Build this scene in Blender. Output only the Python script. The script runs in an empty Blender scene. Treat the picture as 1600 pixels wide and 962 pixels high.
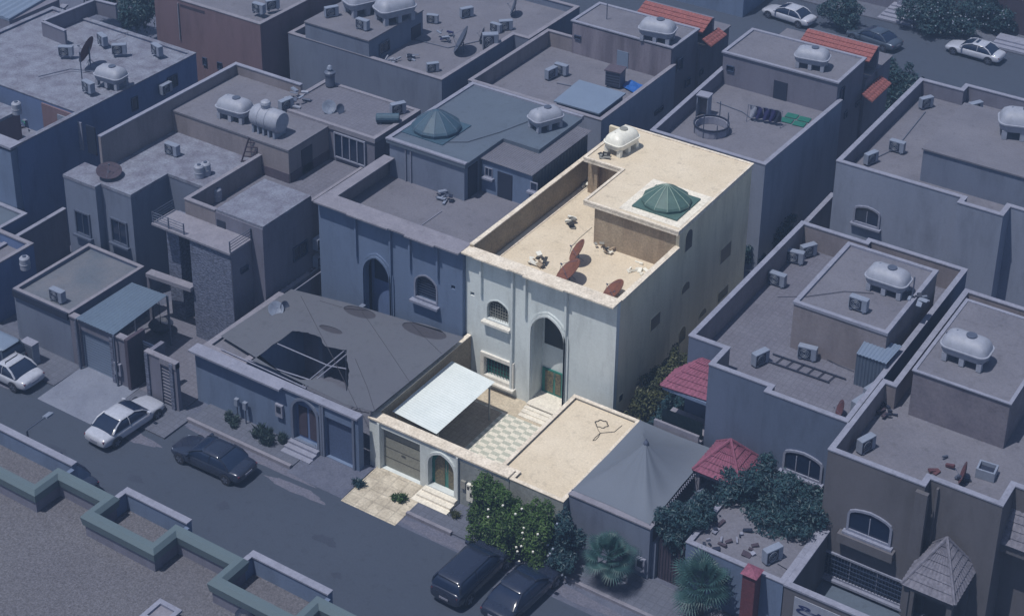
import bpy, math, random
from mathutils import Vector, Matrix
random.seed(7)
C = bpy.context.scene.collection
R = math.radians
# ------------------------------------------------------------------ camera
H = 60.0
F, CX, CY = 2724.0, 800.0, 50.0
yaw, pitch, roll = R(32.8), R(24.5), R(0.8)
r_ = Vector((math.cos(yaw), math.sin(yaw), 0))
fw = Vector((-math.sin(yaw)*math.cos(pitch), math.cos(yaw)*math.cos(pitch), -math.sin(pitch)))
up = r_.cross(fw)
rt = math.cos(roll)*r_ + math.sin(roll)*up
up = -math.sin(roll)*r_ + math.cos(roll)*up
cam = bpy.data.cameras.new('camera'); co = bpy.data.objects.new('camera', cam); C.objects.link(co)
m = Matrix((rt, up, -fw)).transposed().to_4x4(); m.translation = (0, 0, H); co.matrix_world = m
cam.sensor_width = 36; cam.lens = F/1600*36; cam.shift_y = -(481-CY)/1600
cam.clip_start = 1; cam.clip_end = 3000
bpy.context.scene.camera = co
# ------------------------------------------------------------------ light
SUNV = Vector((-0.15, -0.36, 1)).normalized()
w = bpy.data.worlds.new('World'); bpy.context.scene.world = w; w.use_nodes = True
nt = w.node_tree; sk = nt.nodes.new('ShaderNodeTexSky'); sk.sky_type = 'NISHITA'; sk.sun_disc = False
sk.sun_elevation = math.asin(SUNV.z); sk.sun_rotation = math.atan2(SUNV.x, SUNV.y)
sk.air_density = 1.0; sk.dust_density = 1.0
nt.links.new(sk.outputs[0], nt.nodes['Background'].inputs[0]); nt.nodes['Background'].inputs[1].default_value = 0.09
sl = bpy.data.lights.new('sun', 'SUN'); sl.energy = 3.9; sl.angle = R(0.5); sl.color = (1, .96, .89)
so = bpy.data.objects.new('sun', sl); C.objects.link(so); so.rotation_euler = SUNV.to_track_quat('Z', 'Y').to_euler()
vs = bpy.context.scene.view_settings; vs.view_transform = 'Standard'; vs.look = 'None'; vs.gamma = 1; vs.exposure = 0.0
vs.use_curve_mapping = False
# ------------------------------------------------------------------ picture measurements -> metres
def Z(px, py, z):
    d = rt*((px-CX)/F) - up*((py-CY)/F) + fw
    t = (z-H)/d.z; return Vector((d.x*t, d.y*t, z))
def onX(px, py, X):
    d = rt*((px-CX)/F) - up*((py-CY)/F) + fw
    t = X/d.x; return Vector((X, d.y*t, H+d.z*t))
def onY(px, py, Y):
    d = rt*((px-CX)/F) - up*((py-CY)/F) + fw
    t = Y/d.y; return Vector((d.x*t, Y, H+d.z*t))
# ------------------------------------------------------------------ materials
MATS = {}
def mat(name, rgb, rgb2=None, scale=.6, rough=.85, streak=False, fine=.15, bump=.15, metal=0, contrast=.5, kind=None, ks=1.0):
    if name in MATS: return MATS[name]
    M = bpy.data.materials.new(name); M.use_nodes = True; n = M.node_tree.nodes; l = M.node_tree.links
    b = n['Principled BSDF']; b.inputs['Roughness'].default_value = rough; b.inputs['Metallic'].default_value = metal
    if rgb2 is None: rgb2 = tuple(c*.82 for c in rgb)
    tc = n.new('ShaderNodeTexCoord'); mp = n.new('ShaderNodeMapping'); l.new(tc.outputs['Object'], mp.inputs[0])
    if streak: mp.inputs['Scale'].default_value = (1, 1, .12)
    no = n.new('ShaderNodeTexNoise'); no.inputs['Scale'].default_value = scale; no.inputs['Detail'].default_value = 7
    no.inputs['Roughness'].default_value = .62; l.new(mp.outputs[0], no.inputs[0])
    cr = n.new('ShaderNodeValToRGB'); cr.color_ramp.elements[0].position = .5-.25*(1.01-contrast)-.08; cr.color_ramp.elements[1].position = .5+.25*(1.01-contrast)+.08
    cr.color_ramp.elements[0].color = (*rgb2, 1); cr.color_ramp.elements[1].color = (*rgb, 1); l.new(no.outputs[0], cr.inputs[0])
    col = cr.outputs[0]
    n2 = n.new('ShaderNodeTexNoise'); n2.inputs['Scale'].default_value = 9; n2.inputs['Detail'].default_value = 6; l.new(tc.outputs['Object'], n2.inputs[0])
    hsv = n.new('ShaderNodeMixRGB'); hsv.blend_type = 'MULTIPLY'; hsv.inputs[0].default_value = 1
    mr = n.new('ShaderNodeMapRange'); mr.inputs[1].default_value = .3; mr.inputs[2].default_value = .7
    mr.inputs[3].default_value = 1-fine; mr.inputs[4].default_value = 1+fine; l.new(n2.outputs[0], mr.inputs[0])
    l.new(col, hsv.inputs[1]); l.new(mr.outputs[0], hsv.inputs[2]); col = hsv.outputs[0]; hgt = n2.outputs[0]
    if kind in ('checker', 'brick', 'stone', 'plank', 'flag'):
        if kind == 'checker':
            # interlocking Z-shaped paving bricks, pale and grey-green
            x = n.new('ShaderNodeTexBrick'); x.inputs['Scale'].default_value = ks; x.offset = .5
            x.inputs['Color1'].default_value = (1, 1, 1, 1); x.inputs['Color2'].default_value = (1, 1, 1, 1)
            x.inputs['Mortar'].default_value = (.5, .5, .5, 1); x.inputs['Mortar Size'].default_value = .02
            x.inputs['Brick Width'].default_value = .5; x.inputs['Row Height'].default_value = .5
            ck = n.new('ShaderNodeTexChecker'); ck.inputs['Scale'].default_value = ks; mk = n.new('ShaderNodeMapping'); mk.inputs['Scale'].default_value = (.6, 1.15, 1); l.new(tc.outputs['Object'], mk.inputs[0])
            ck.inputs['Color1'].default_value = (*rgb, 1); ck.inputs['Color2'].default_value = (*rgb2, 1)
            wv = n.new('ShaderNodeVectorMath'); wv.operation = 'ADD'
            l.new(tc.outputs['Object'], wv.inputs[0]); l.new(mk.outputs[0], ck.inputs[0]); l.new(tc.outputs['Object'], x.inputs[0])
            mx = n.new('ShaderNodeMixRGB'); mx.blend_type = 'MULTIPLY'; mx.inputs[0].default_value = .6
            l.new(ck.outputs[0], mx.inputs[1]); l.new(x.outputs[0], mx.inputs[2])
            m3 = n.new('ShaderNodeMixRGB'); m3.blend_type = 'MULTIPLY'; m3.inputs[0].default_value = 1
            l.new(mx.outputs[0], m3.inputs[1]); l.new(mr.outputs[0], m3.inputs[2]); col = m3.outputs[0]
        elif kind == 'stone':
            v = n.new('ShaderNodeTexVoronoi'); v.inputs['Scale'].default_value = ks
            mp2 = n.new('ShaderNodeMapping'); mp2.inputs['Scale'].default_value = (1, 1, 2.6); l.new(tc.outputs['Object'], mp2.inputs[0]); l.new(mp2.outputs[0], v.inputs[0])
            mx = n.new('ShaderNodeMixRGB'); mx.blend_type = 'MULTIPLY'; mx.inputs[0].default_value = .75
            r2 = n.new('ShaderNodeValToRGB'); r2.color_ramp.elements[0].color = (1.0, 1.0, 1.0, 1); r2.color_ramp.elements[1].color = (.25, .25, .25, 1); r2.color_ramp.elements[1].position = .75
            l.new(v.outputs['Distance'], r2.inputs[0]); l.new(col, mx.inputs[1]); l.new(r2.outputs[0], mx.inputs[2]); col = mx.outputs[0]; hgt = r2.outputs[0]
        else:
            x = n.new('ShaderNodeTexBrick'); x.inputs['Scale'].default_value = ks
            x.inputs['Color1'].default_value = (1, 1, 1, 1); x.inputs['Color2'].default_value = (.82, .82, .82, 1); x.inputs['Mortar'].default_value = (.55, .55, .55, 1)
            x.inputs['Mortar Size'].default_value = .018 if kind != 'flag' else .03
            if kind == 'flag': x.offset = 0; x.inputs['Brick Width'].default_value = .5; x.inputs['Row Height'].default_value = .5
            sp = n.new('ShaderNodeSeparateXYZ'); cb = n.new('ShaderNodeCombineXYZ'); l.new(tc.outputs['Object'], sp.inputs[0])
            if kind == 'brick':
                ad = n.new('ShaderNodeMath'); l.new(sp.outputs[0], ad.inputs[0]); l.new(sp.outputs[1], ad.inputs[1])
                l.new(ad.outputs[0], cb.inputs[0]); l.new(sp.outputs[2], cb.inputs[1])
            else: l.new(sp.outputs[0], cb.inputs[0]); l.new(sp.outputs[1], cb.inputs[1])
            l.new(cb.outputs[0], x.inputs[0])
            mx = n.new('ShaderNodeMixRGB'); mx.blend_type = 'MULTIPLY'; mx.inputs[0].default_value = .5 if kind == 'flag' else .8
            l.new(col, mx.inputs[1]); l.new(x.outputs[0], mx.inputs[2]); col = mx.outputs[0]
    if streak:
        m9 = n.new('ShaderNodeMapping'); m9.inputs['Scale'].default_value = (1, 1, .28); l.new(tc.outputs['Object'], m9.inputs[0])
        n9 = n.new('ShaderNodeTexNoise'); n9.inputs['Scale'].default_value = .9; n9.inputs['Detail'].default_value = 7; n9.inputs['Roughness'].default_value = .7; l.new(m9.outputs[0], n9.inputs[0])
        r9 = n.new('ShaderNodeMapRange'); r9.inputs[1].default_value = .48; r9.inputs[2].default_value = .75; r9.inputs[3].default_value = 1.0; r9.inputs[4].default_value = .70; l.new(n9.outputs[0], r9.inputs[0])
        x9 = n.new('ShaderNodeMixRGB'); x9.blend_type = 'MULTIPLY'; x9.inputs[0].default_value = 1; l.new(col, x9.inputs[1]); l.new(r9.outputs[0], x9.inputs[2]); col = x9.outputs[0]
    elif kind is None and rough > .8:
        n9 = n.new('ShaderNodeTexNoise'); n9.inputs['Scale'].default_value = 1.9; n9.inputs['Detail'].default_value = 8; n9.inputs['Roughness'].default_value = .72; l.new(tc.outputs['Object'], n9.inputs[0])
        r9 = n.new('ShaderNodeMapRange'); r9.inputs[1].default_value = .54; r9.inputs[2].default_value = .74; r9.inputs[3].default_value = 1.0; r9.inputs[4].default_value = .70; l.new(n9.outputs[0], r9.inputs[0])
        x9 = n.new('ShaderNodeMixRGB'); x9.blend_type = 'MULTIPLY'; x9.inputs[0].default_value = 1; l.new(col, x9.inputs[1]); l.new(r9.outputs[0], x9.inputs[2]); col = x9.outputs[0]
    if kind == 'gravel':
        v = n.new('ShaderNodeTexNoise'); v.inputs['Scale'].default_value = 14; v.inputs['Detail'].default_value = 3; v.inputs['Roughness'].default_value = .8; l.new(tc.outputs['Object'], v.inputs[0])
        m4 = n.new('ShaderNodeMapRange'); m4.inputs[1].default_value = .33; m4.inputs[2].default_value = .67; m4.inputs[3].default_value = .55; m4.inputs[4].default_value = 1.4; l.new(v.outputs[0], m4.inputs[0])
        mx = n.new('ShaderNodeMixRGB'); mx.blend_type = 'MULTIPLY'; mx.inputs[0].default_value = 1; l.new(col, mx.inputs[1]); l.new(m4.outputs[0], mx.inputs[2]); col = mx.outputs[0]; hgt = v.outputs[0]
    l.new(col, b.inputs['Base Color'])
    if bump:
        bp = n.new('ShaderNodeBump'); bp.inputs['Strength'].default_value = bump; bp.inputs['Distance'].default_value = .04
        l.new(hgt, bp.inputs['Height']); l.new(bp.outputs[0], b.inputs['Normal'])
    MATS[name] = M; return M
def plain(name, rgb, rough=.5, metal=0, coat=0):
    if name in MATS: return MATS[name]
    M = bpy.data.materials.new(name); M.use_nodes = True; n = M.node_tree.nodes; l = M.node_tree.links; b = n['Principled BSDF']
    b.inputs['Roughness'].default_value = rough; b.inputs['Metallic'].default_value = metal
    b.inputs['Coat Weight'].default_value = coat
    tc = n.new('ShaderNodeTexCoord'); no = n.new('ShaderNodeTexNoise'); no.inputs['Scale'].default_value = 5; no.inputs['Detail'].default_value = 5; l.new(tc.outputs['Object'], no.inputs[0])
    cr = n.new('ShaderNodeValToRGB'); cr.color_ramp.elements[0].position = .3; cr.color_ramp.elements[1].position = .65
    cr.color_ramp.elements[0].color = (*[c*.84 for c in rgb], 1); cr.color_ramp.elements[1].color = (*rgb, 1)
    l.new(no.outputs[0], cr.inputs[0]); l.new(cr.outputs[0], b.inputs['Base Color'])
    MATS[name] = M; return M
def leafmat(name, a, b2, scale=2.5):
    if name in MATS: return MATS[name]
    M = bpy.data.materials.new(name); M.use_nodes = True; n = M.node_tree.nodes; l = M.node_tree.links; b = n['Principled BSDF']
    b.inputs['Roughness'].default_value = .55
    tc = n.new('ShaderNodeTexCoord'); no = n.new('ShaderNodeTexNoise'); no.inputs['Scale'].default_value = scale; no.inputs['Detail'].default_value = 4; l.new(tc.outputs['Object'], no.inputs[0])
    cr = n.new('ShaderNodeValToRGB'); cr.color_ramp.elements[0].position = .35; cr.color_ramp.elements[1].position = .65
    cr.color_ramp.elements[0].color = (*a, 1); cr.color_ramp.elements[1].color = (*b2, 1); l.new(no.outputs[0], cr.inputs[0]); l.new(cr.outputs[0], b.inputs['Base Color'])
    b.inputs['Subsurface Weight'].default_value = 0
    tr = n.new('ShaderNodeBsdfTranslucent'); l.new(cr.outputs[0], tr.inputs[0]); mx = n.new('ShaderNodeMixShader'); mx.inputs[0].default_value = .25
    o = n['Material Output']; l.new(b.outputs[0], mx.inputs[1]); l.new(tr.outputs[0], mx.inputs[2]); l.new(mx.outputs[0], o.inputs[0])
    MATS[name] = M; return M
# cream house (vivid) palette
roofC = mat('cream_screed', (0.619, 0.545, 0.441), (0.535, 0.458, 0.353), .45, fine=.1)
wallC = mat('pale_blue_render', (0.611, 0.658, 0.674), (0.513, 0.558, 0.576), .5, streak=True, fine=.05)
sideC = mat('side_render', (0.777, 0.699, 0.543), (0.614, 0.544, 0.409), .5, streak=True, fine=.06)
trimC = mat('white_trim', (.74, .72, .68), (.58, .56, .52), 1.2, fine=.12)
stainC = mat('stained_render', (.36, .29, .21), (.23, .17, .12), .9, streak=True, fine=.2, contrast=.7)
lineC = mat('peeling_parapet_render', (.26, .215, .15), (.19, .155, .11), .8, fine=.25, contrast=.6)
capC = mat('worn_cream_coping', (0.710, 0.648, 0.567), (0.529, 0.464, 0.385), 1.5, fine=.2)
tileC = mat('two_tone_paving', (.66, .63, .56), (.41, .425, .375), 1, kind='checker', ks=3.2, fine=.12)
earthC = mat('sandy_paving', (.50, .44, .35), (.40, .34, .26), .8, fine=.2)
rampC = mat('worn_driveway_slabs', (.54, .49, .41), (.36, .32, .26), 1.3, kind='flag', ks=.7, fine=.2, contrast=.75)
sheetC = mat('white_corrugated_sheet', (.66, .715, .735), (.58, .64, .66), .8, rough=.6, fine=.05, bump=0)
garC = mat('grey_green_garage', (.23, .235, .205), (.19, .19, .17), .6, rough=.6)
tealC = plain('teal_metal', (.02, .16, .13), .4)
bronzeC = mat('bronze_ornament', (.16, .13, .07), (.05, .05, .035), 9, rough=.4, fine=.4)
domeC = mat('teal_fibreglass', (0.064, 0.128, 0.119), (0.043, 0.089, 0.085), 1.6, rough=.6, fine=.1)
whiteC = plain('white_plastic', (.75, .74, .68), .35)
rustC = mat('rusty_paint', (0.184, 0.073, 0.048), (0.130, 0.051, 0.034), 3, rough=.6)
greyC = plain('grey_metal', (.32, .32, .30), .5, .3)
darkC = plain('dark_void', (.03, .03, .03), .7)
glassC = plain('dark_glass', (.018, .024, .022), .3)
soilC = mat('side_yard_soil', (.28, .25, .17), (.18, .17, .11), 1)
stepC = mat('white_marble_steps', (.74, .70, .62), (.6, .56, .5), 2)
shadeF = mat('brown_carport_shade', (.40, .33, .25), (.3, .25, .19), 1.2, kind='flag', ks=1.6)
# neighbourhood palette, with an even navy dimming put into most base colours
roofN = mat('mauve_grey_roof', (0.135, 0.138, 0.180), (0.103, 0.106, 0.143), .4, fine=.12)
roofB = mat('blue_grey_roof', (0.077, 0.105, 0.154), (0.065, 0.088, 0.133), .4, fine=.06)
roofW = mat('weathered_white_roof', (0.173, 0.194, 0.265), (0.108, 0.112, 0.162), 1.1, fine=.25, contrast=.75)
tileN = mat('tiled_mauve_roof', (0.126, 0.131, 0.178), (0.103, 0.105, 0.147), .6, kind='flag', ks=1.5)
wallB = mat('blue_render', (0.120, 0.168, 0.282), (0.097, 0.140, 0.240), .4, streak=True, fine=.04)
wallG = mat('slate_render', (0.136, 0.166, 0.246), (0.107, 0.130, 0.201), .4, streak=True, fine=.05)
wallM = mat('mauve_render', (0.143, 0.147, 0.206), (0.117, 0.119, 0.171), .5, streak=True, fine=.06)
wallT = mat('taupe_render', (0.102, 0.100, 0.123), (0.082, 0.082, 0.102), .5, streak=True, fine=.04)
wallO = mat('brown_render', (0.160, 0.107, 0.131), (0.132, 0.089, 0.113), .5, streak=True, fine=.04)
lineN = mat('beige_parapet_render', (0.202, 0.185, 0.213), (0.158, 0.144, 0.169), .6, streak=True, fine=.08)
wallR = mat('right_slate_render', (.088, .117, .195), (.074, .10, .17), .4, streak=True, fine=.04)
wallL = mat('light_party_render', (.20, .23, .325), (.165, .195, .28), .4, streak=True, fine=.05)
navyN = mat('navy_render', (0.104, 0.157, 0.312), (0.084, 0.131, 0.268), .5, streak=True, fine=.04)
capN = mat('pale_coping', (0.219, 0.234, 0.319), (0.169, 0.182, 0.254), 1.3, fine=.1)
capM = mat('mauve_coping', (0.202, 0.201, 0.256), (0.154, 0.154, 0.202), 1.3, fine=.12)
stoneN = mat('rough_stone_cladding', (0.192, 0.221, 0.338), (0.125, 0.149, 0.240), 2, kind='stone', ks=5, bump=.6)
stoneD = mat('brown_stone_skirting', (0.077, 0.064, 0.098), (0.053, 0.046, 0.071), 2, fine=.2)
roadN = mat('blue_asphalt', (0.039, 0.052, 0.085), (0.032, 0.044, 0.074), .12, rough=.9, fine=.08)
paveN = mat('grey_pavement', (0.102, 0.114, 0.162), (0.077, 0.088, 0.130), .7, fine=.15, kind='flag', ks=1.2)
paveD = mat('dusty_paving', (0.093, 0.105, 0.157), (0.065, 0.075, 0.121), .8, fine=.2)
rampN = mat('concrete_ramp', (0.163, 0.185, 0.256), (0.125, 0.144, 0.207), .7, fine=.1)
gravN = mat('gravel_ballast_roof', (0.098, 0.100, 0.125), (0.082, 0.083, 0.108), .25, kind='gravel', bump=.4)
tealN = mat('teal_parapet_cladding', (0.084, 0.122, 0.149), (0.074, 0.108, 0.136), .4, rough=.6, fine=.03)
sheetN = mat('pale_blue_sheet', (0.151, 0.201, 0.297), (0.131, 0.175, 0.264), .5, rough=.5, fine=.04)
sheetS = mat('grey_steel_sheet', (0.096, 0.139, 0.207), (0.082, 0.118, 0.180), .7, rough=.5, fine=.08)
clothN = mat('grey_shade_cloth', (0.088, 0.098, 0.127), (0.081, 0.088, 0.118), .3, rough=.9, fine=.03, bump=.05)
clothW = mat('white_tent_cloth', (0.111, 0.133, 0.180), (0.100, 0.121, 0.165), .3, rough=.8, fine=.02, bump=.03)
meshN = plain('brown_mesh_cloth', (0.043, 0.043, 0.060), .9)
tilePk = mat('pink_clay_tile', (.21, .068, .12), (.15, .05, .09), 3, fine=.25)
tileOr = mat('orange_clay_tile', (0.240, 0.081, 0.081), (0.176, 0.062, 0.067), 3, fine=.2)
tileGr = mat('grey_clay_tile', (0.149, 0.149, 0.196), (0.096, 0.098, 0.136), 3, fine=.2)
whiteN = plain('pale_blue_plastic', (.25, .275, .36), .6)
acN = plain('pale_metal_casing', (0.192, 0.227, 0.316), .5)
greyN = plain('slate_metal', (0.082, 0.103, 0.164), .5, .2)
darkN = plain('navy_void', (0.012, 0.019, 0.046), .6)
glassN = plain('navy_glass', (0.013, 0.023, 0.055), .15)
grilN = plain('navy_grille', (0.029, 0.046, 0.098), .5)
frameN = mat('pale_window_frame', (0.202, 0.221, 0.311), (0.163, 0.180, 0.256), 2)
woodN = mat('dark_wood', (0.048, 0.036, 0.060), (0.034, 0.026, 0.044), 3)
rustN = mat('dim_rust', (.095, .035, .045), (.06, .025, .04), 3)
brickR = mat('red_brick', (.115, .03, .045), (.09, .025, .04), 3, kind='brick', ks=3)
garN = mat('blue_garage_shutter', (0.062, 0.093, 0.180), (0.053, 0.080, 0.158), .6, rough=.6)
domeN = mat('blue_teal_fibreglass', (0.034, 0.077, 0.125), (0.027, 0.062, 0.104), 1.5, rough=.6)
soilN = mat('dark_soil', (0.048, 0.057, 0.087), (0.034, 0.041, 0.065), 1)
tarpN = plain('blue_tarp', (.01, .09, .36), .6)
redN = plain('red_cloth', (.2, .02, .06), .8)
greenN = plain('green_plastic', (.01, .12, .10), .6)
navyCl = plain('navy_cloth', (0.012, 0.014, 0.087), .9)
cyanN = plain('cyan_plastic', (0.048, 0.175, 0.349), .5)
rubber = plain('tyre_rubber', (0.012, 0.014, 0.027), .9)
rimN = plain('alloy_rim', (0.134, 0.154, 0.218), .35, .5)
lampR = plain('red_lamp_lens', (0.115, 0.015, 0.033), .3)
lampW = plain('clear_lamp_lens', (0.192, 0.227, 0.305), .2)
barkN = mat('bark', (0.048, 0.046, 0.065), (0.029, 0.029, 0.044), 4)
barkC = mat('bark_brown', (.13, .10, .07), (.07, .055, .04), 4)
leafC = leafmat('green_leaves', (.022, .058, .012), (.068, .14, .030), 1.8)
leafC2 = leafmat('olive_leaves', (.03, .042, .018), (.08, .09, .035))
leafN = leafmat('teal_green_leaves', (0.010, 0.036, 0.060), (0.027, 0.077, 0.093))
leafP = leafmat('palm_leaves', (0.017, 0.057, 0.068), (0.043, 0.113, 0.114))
leafG = leafmat('grey_green_weeds', (0.029, 0.057, 0.065), (0.058, 0.098, 0.098))
flowC = plain('white_petals', (.7, .7, .65), .8)
flowN = plain('pale_petals', (0.240, 0.278, 0.371), .8)
# ------------------------------------------------------------------ mesh builder
class MB:
    def __init__(s): s.v = []; s.f = []
    def add(s, vs, fs):
        o = len(s.v); s.v += [tuple(v) for v in vs]; s.f += [tuple(i+o for i in f) for f in fs]; return s
    def box(s, x0, x1, y0, y1, z0, z1):
        return s.add([(x, y, z) for z in (z0, z1) for y in (y0, y1) for x in (x0, x1)],
                     [(0, 2, 3, 1), (4, 5, 7, 6), (0, 1, 5, 4), (2, 6, 7, 3), (0, 4, 6, 2), (1, 3, 7, 5)])
    def ob(s, c, size, rz=0, rx=0, ry=0):
        m = Matrix.Rotation(rz, 3, 'Z') @ Matrix.Rotation(ry, 3, 'Y') @ Matrix.Rotation(rx, 3, 'X'); c = Vector(c)
        q = [c + m @ Vector((x*size[0]/2, y*size[1]/2, z*size[2]/2)) for z in (-1, 1) for y in (-1, 1) for x in (-1, 1)]
        return s.add(q, [(0, 2, 3, 1), (4, 5, 7, 6), (0, 1, 5, 4), (2, 6, 7, 3), (0, 4, 6, 2), (1, 3, 7, 5)])
    def bar(s, a, b, w, h=None):
        a, b = Vector(a), Vector(b); d = b-a; L = d.length
        if L < 1e-6: return s
        h = h or w; q = d.to_track_quat('X', 'Z').to_matrix(); c = (a+b)/2
        p = [c + q @ Vector((x*L/2, y*w/2, z*h/2)) for z in (-1, 1) for y in (-1, 1) for x in (-1, 1)]
        return s.add(p, [(0, 2, 3, 1), (4, 5, 7, 6), (0, 1, 5, 4), (2, 6, 7, 3), (0, 4, 6, 2), (1, 3, 7, 5)])
    def tube(s, pts, rr, n=8):
        pts = [Vector(p) for p in pts]
        if not isinstance(rr, (list, tuple)): rr = [rr]*len(pts)
        rings = []; vs = []
        for i, p in enumerate(pts):
            d = (pts[min(i+1, len(pts)-1)]-pts[max(i-1, 0)]).normalized(); q = d.to_track_quat('Z', 'Y').to_matrix()
            vs += [p + q @ Vector((rr[i]*math.cos(2*math.pi*k/n), rr[i]*math.sin(2*math.pi*k/n), 0)) for k in range(n)]
        fs = [(i*n+k, i*n+(k+1) % n, (i+1)*n+(k+1) % n, (i+1)*n+k) for i in range(len(pts)-1) for k in range(n)]
        fs += [tuple(range(n-1, -1, -1)), tuple(range((len(pts)-1)*n, len(pts)*n))]
        return s.add(vs, fs)
    def prism(s, poly, z0, z1):
        n = len(poly); vs = [(*p[:2], z0) for p in poly]+[(*p[:2], z1) for p in poly]
        return s.add(vs, [(i, (i+1) % n, n+(i+1) % n, n+i) for i in range(n)]+[tuple(range(n-1, -1, -1)), tuple(range(n, 2*n))])
    def lathe(s, prof, c=(0, 0, 0), n=16, sx=1, sy=1):
        vs = []
        for r, z in prof: vs += [(c[0]+sx*r*math.cos(2*math.pi*k/n), c[1]+sy*r*math.sin(2*math.pi*k/n), c[2]+z) for k in range(n)]
        fs = [(i*n+k, i*n+(k+1) % n, (i+1)*n+(k+1) % n, (i+1)*n+k) for i in range(len(prof)-1) for k in range(n)]
        fs += [tuple(range(n-1, -1, -1)), tuple(range((len(prof)-1)*n, len(prof)*n))]
        return s.add(vs, fs)
    def ringwall(s, out, inn, z0, z1, zi=None):
        n = len(out); zi = z0 if zi is None else zi
        vs = [(*p, z0) for p in out]+[(*p, z1) for p in out]+[(*p, z1) for p in inn]+[(*p, zi) for p in inn]
        fs = []
        for i in range(n):
            j = (i+1) % n
            fs += [(i, j, n+j, n+i), (n+i, n+j, 2*n+j, 2*n+i), (2*n+i, 2*n+j, 3*n+j, 3*n+i)]
            if zi == z0: fs.append((3*n+i, 3*n+j, j, i))
        return s.add(vs, fs)
    def surf(s, fn, nu, nv, thick=.03):
        g = [[Vector(fn(i/nu, j/nv)) for i in range(nu+1)] for j in range(nv+1)]
        vs = [p for row in g for p in row]; k = len(vs); vs = vs+[p-Vector((0, 0, thick)) for p in vs]; W = nu+1
        fs = []
        for j in range(nv):
            for i in range(nu):
                a = j*W+i; fs += [(a, a+1, a+1+W, a+W), (k+a, k+a+W, k+a+1+W, k+a+1)]
        for i in range(nu): fs += [(i+1, i, k+i, k+i+1), (nv*W+i, nv*W+i+1, k+nv*W+i+1, k+nv*W+i)]
        for j in range(nv): fs += [(j*W, (j+1)*W, k+(j+1)*W, k+j*W), ((j+1)*W+nu, j*W+nu, k+j*W+nu, k+(j+1)*W+nu)]
        return s.add(vs, fs)
    def build(s, name, m, parent=None, smooth=False, loc=None):
        me = bpy.data.meshes.new(name); me.from_pydata(s.v, [], s.f); me.update()
        if smooth:
            for p in me.polygons: p.use_smooth = True
            try: me.set_sharp_from_angle(angle=R(40))
            except Exception: pass
        me.materials.append(m); o = bpy.data.objects.new(name, me); C.objects.link(o)
        if parent: o.parent = parent
        if loc: o.location = loc
        return o
def B(*a): return MB().box(*a)
def tag(o, label, cat, group=None, kind=None):
    if label: o['label'] = label
    if cat: o['category'] = cat
    if group: o['group'] = group
    if kind: o['kind'] = kind
    return o
def thing(name, label, cat, loc=(0, 0, 0), rz=0, group=None):
    o = bpy.data.objects.new(name, None); C.objects.link(o); o.location = loc; o.rotation_euler = (0, 0, rz); o.empty_display_size = .3
    return tag(o, label, cat, group)
def dup(root, loc, rz, label, group=None, scale=None):
    r = root.copy(); C.objects.link(r); r.location = loc; r.rotation_euler = (0, 0, rz)
    if scale: r.scale = scale
    r['label'] = label
    if group: r['group'] = group
    for ch in list(root.children):
        c = ch.copy(); C.objects.link(c); c.parent = r
        for g in ch.children: d = g.copy(); C.objects.link(d); d.parent = c
    return r
def offset(poly, d):
    n = len(poly); area = sum(poly[i][0]*poly[(i+1) % n][1]-poly[(i+1) % n][0]*poly[i][1] for i in range(n)); sg = 1 if area > 0 else -1
    out = []
    for i in range(n):
        p0, p1, p2 = [Vector(poly[(i+k) % n]) for k in (-1, 0, 1)]
        a = (p1-p0).normalized(); b = (p2-p1).normalized(); na = Vector((-a.y, a.x))*sg; nb = Vector((-b.y, b.x))*sg
        k = na+nb; den = 1+na.dot(nb)
        q = p1 + k*(d/den) if den > .1 else p1+na*d
        out.append((q.x, q.y))
    return out
def rect(x0, x1, y0, y1): return [(x0, y0), (x1, y0), (x1, y1), (x0, y1)]
def curvepanel(outline, holes, thick):
    cu = bpy.data.curves.new('tmp', 'CURVE'); cu.dimensions = '2D'; cu.fill_mode = 'BOTH'; cu.extrude = thick/2
    for pl in [outline]+holes:
        sp = cu.splines.new('POLY'); sp.points.add(len(pl)-1); sp.use_cyclic_u = True
        for i, p in enumerate(pl): sp.points[i].co = (p[0], p[1], 0, 1)
    o = bpy.data.objects.new('tmp', cu); me = bpy.data.meshes.new_from_object(o)
    vs = [v.co.copy() for v in me.vertices]; fs = [tuple(p.vertices) for p in me.polygons]
    bpy.data.objects.remove(o); bpy.data.curves.remove(cu); return vs, fs
def facade(outline, holes, y0, thick, axis='Y'):
    vs, fs = curvepanel(outline, holes, thick); mb = MB()
    if axis == 'Y': mb.add([(v.x, y0+thick/2+v.z, v.y) for v in vs], fs)
    elif axis == 'X': mb.add([(y0-thick/2+v.z, v.x, v.y) for v in vs], fs)
    else: mb.add([(v.x, v.y, y0-thick/2+v.z) for v in vs], fs)
    return mb
def arch(x0, x1, z0, zs, z1, n=8):
    """pointed/rounded arch outline, spring zs, top z1"""
    xc = (x0+x1)/2; hw = (x1-x0)/2; pts = [(x0, z0), (x1, z0)]
    for k in range(n+1):
        t = math.pi*k/n; c = math.cos(t); pts.append((xc+hw*c, zs+(z1-zs)*(.8*math.sin(t)**.8+.2*(1-abs(c))**.9)))
    return pts
def rectp(x0, x1, z0, z1): return [(x0, z0), (x1, z0), (x1, z1), (x0, z1)]
def put(pts, axis, d):
    return [(p[0], d, p[1]) if axis == 'Y' else (d, p[0], p[1]) for p in pts]
def flatpoly(pts, axis, d0, d1):
    n = len(pts); a = put(pts, axis, d0); b = put(pts, axis, d1); mb = MB()
    return mb.add(a+b, [(i, (i+1) % n, n+(i+1) % n, n+i) for i in range(n)]+[tuple(range(n)), tuple(range(2*n-1, n-1, -1))])
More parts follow.
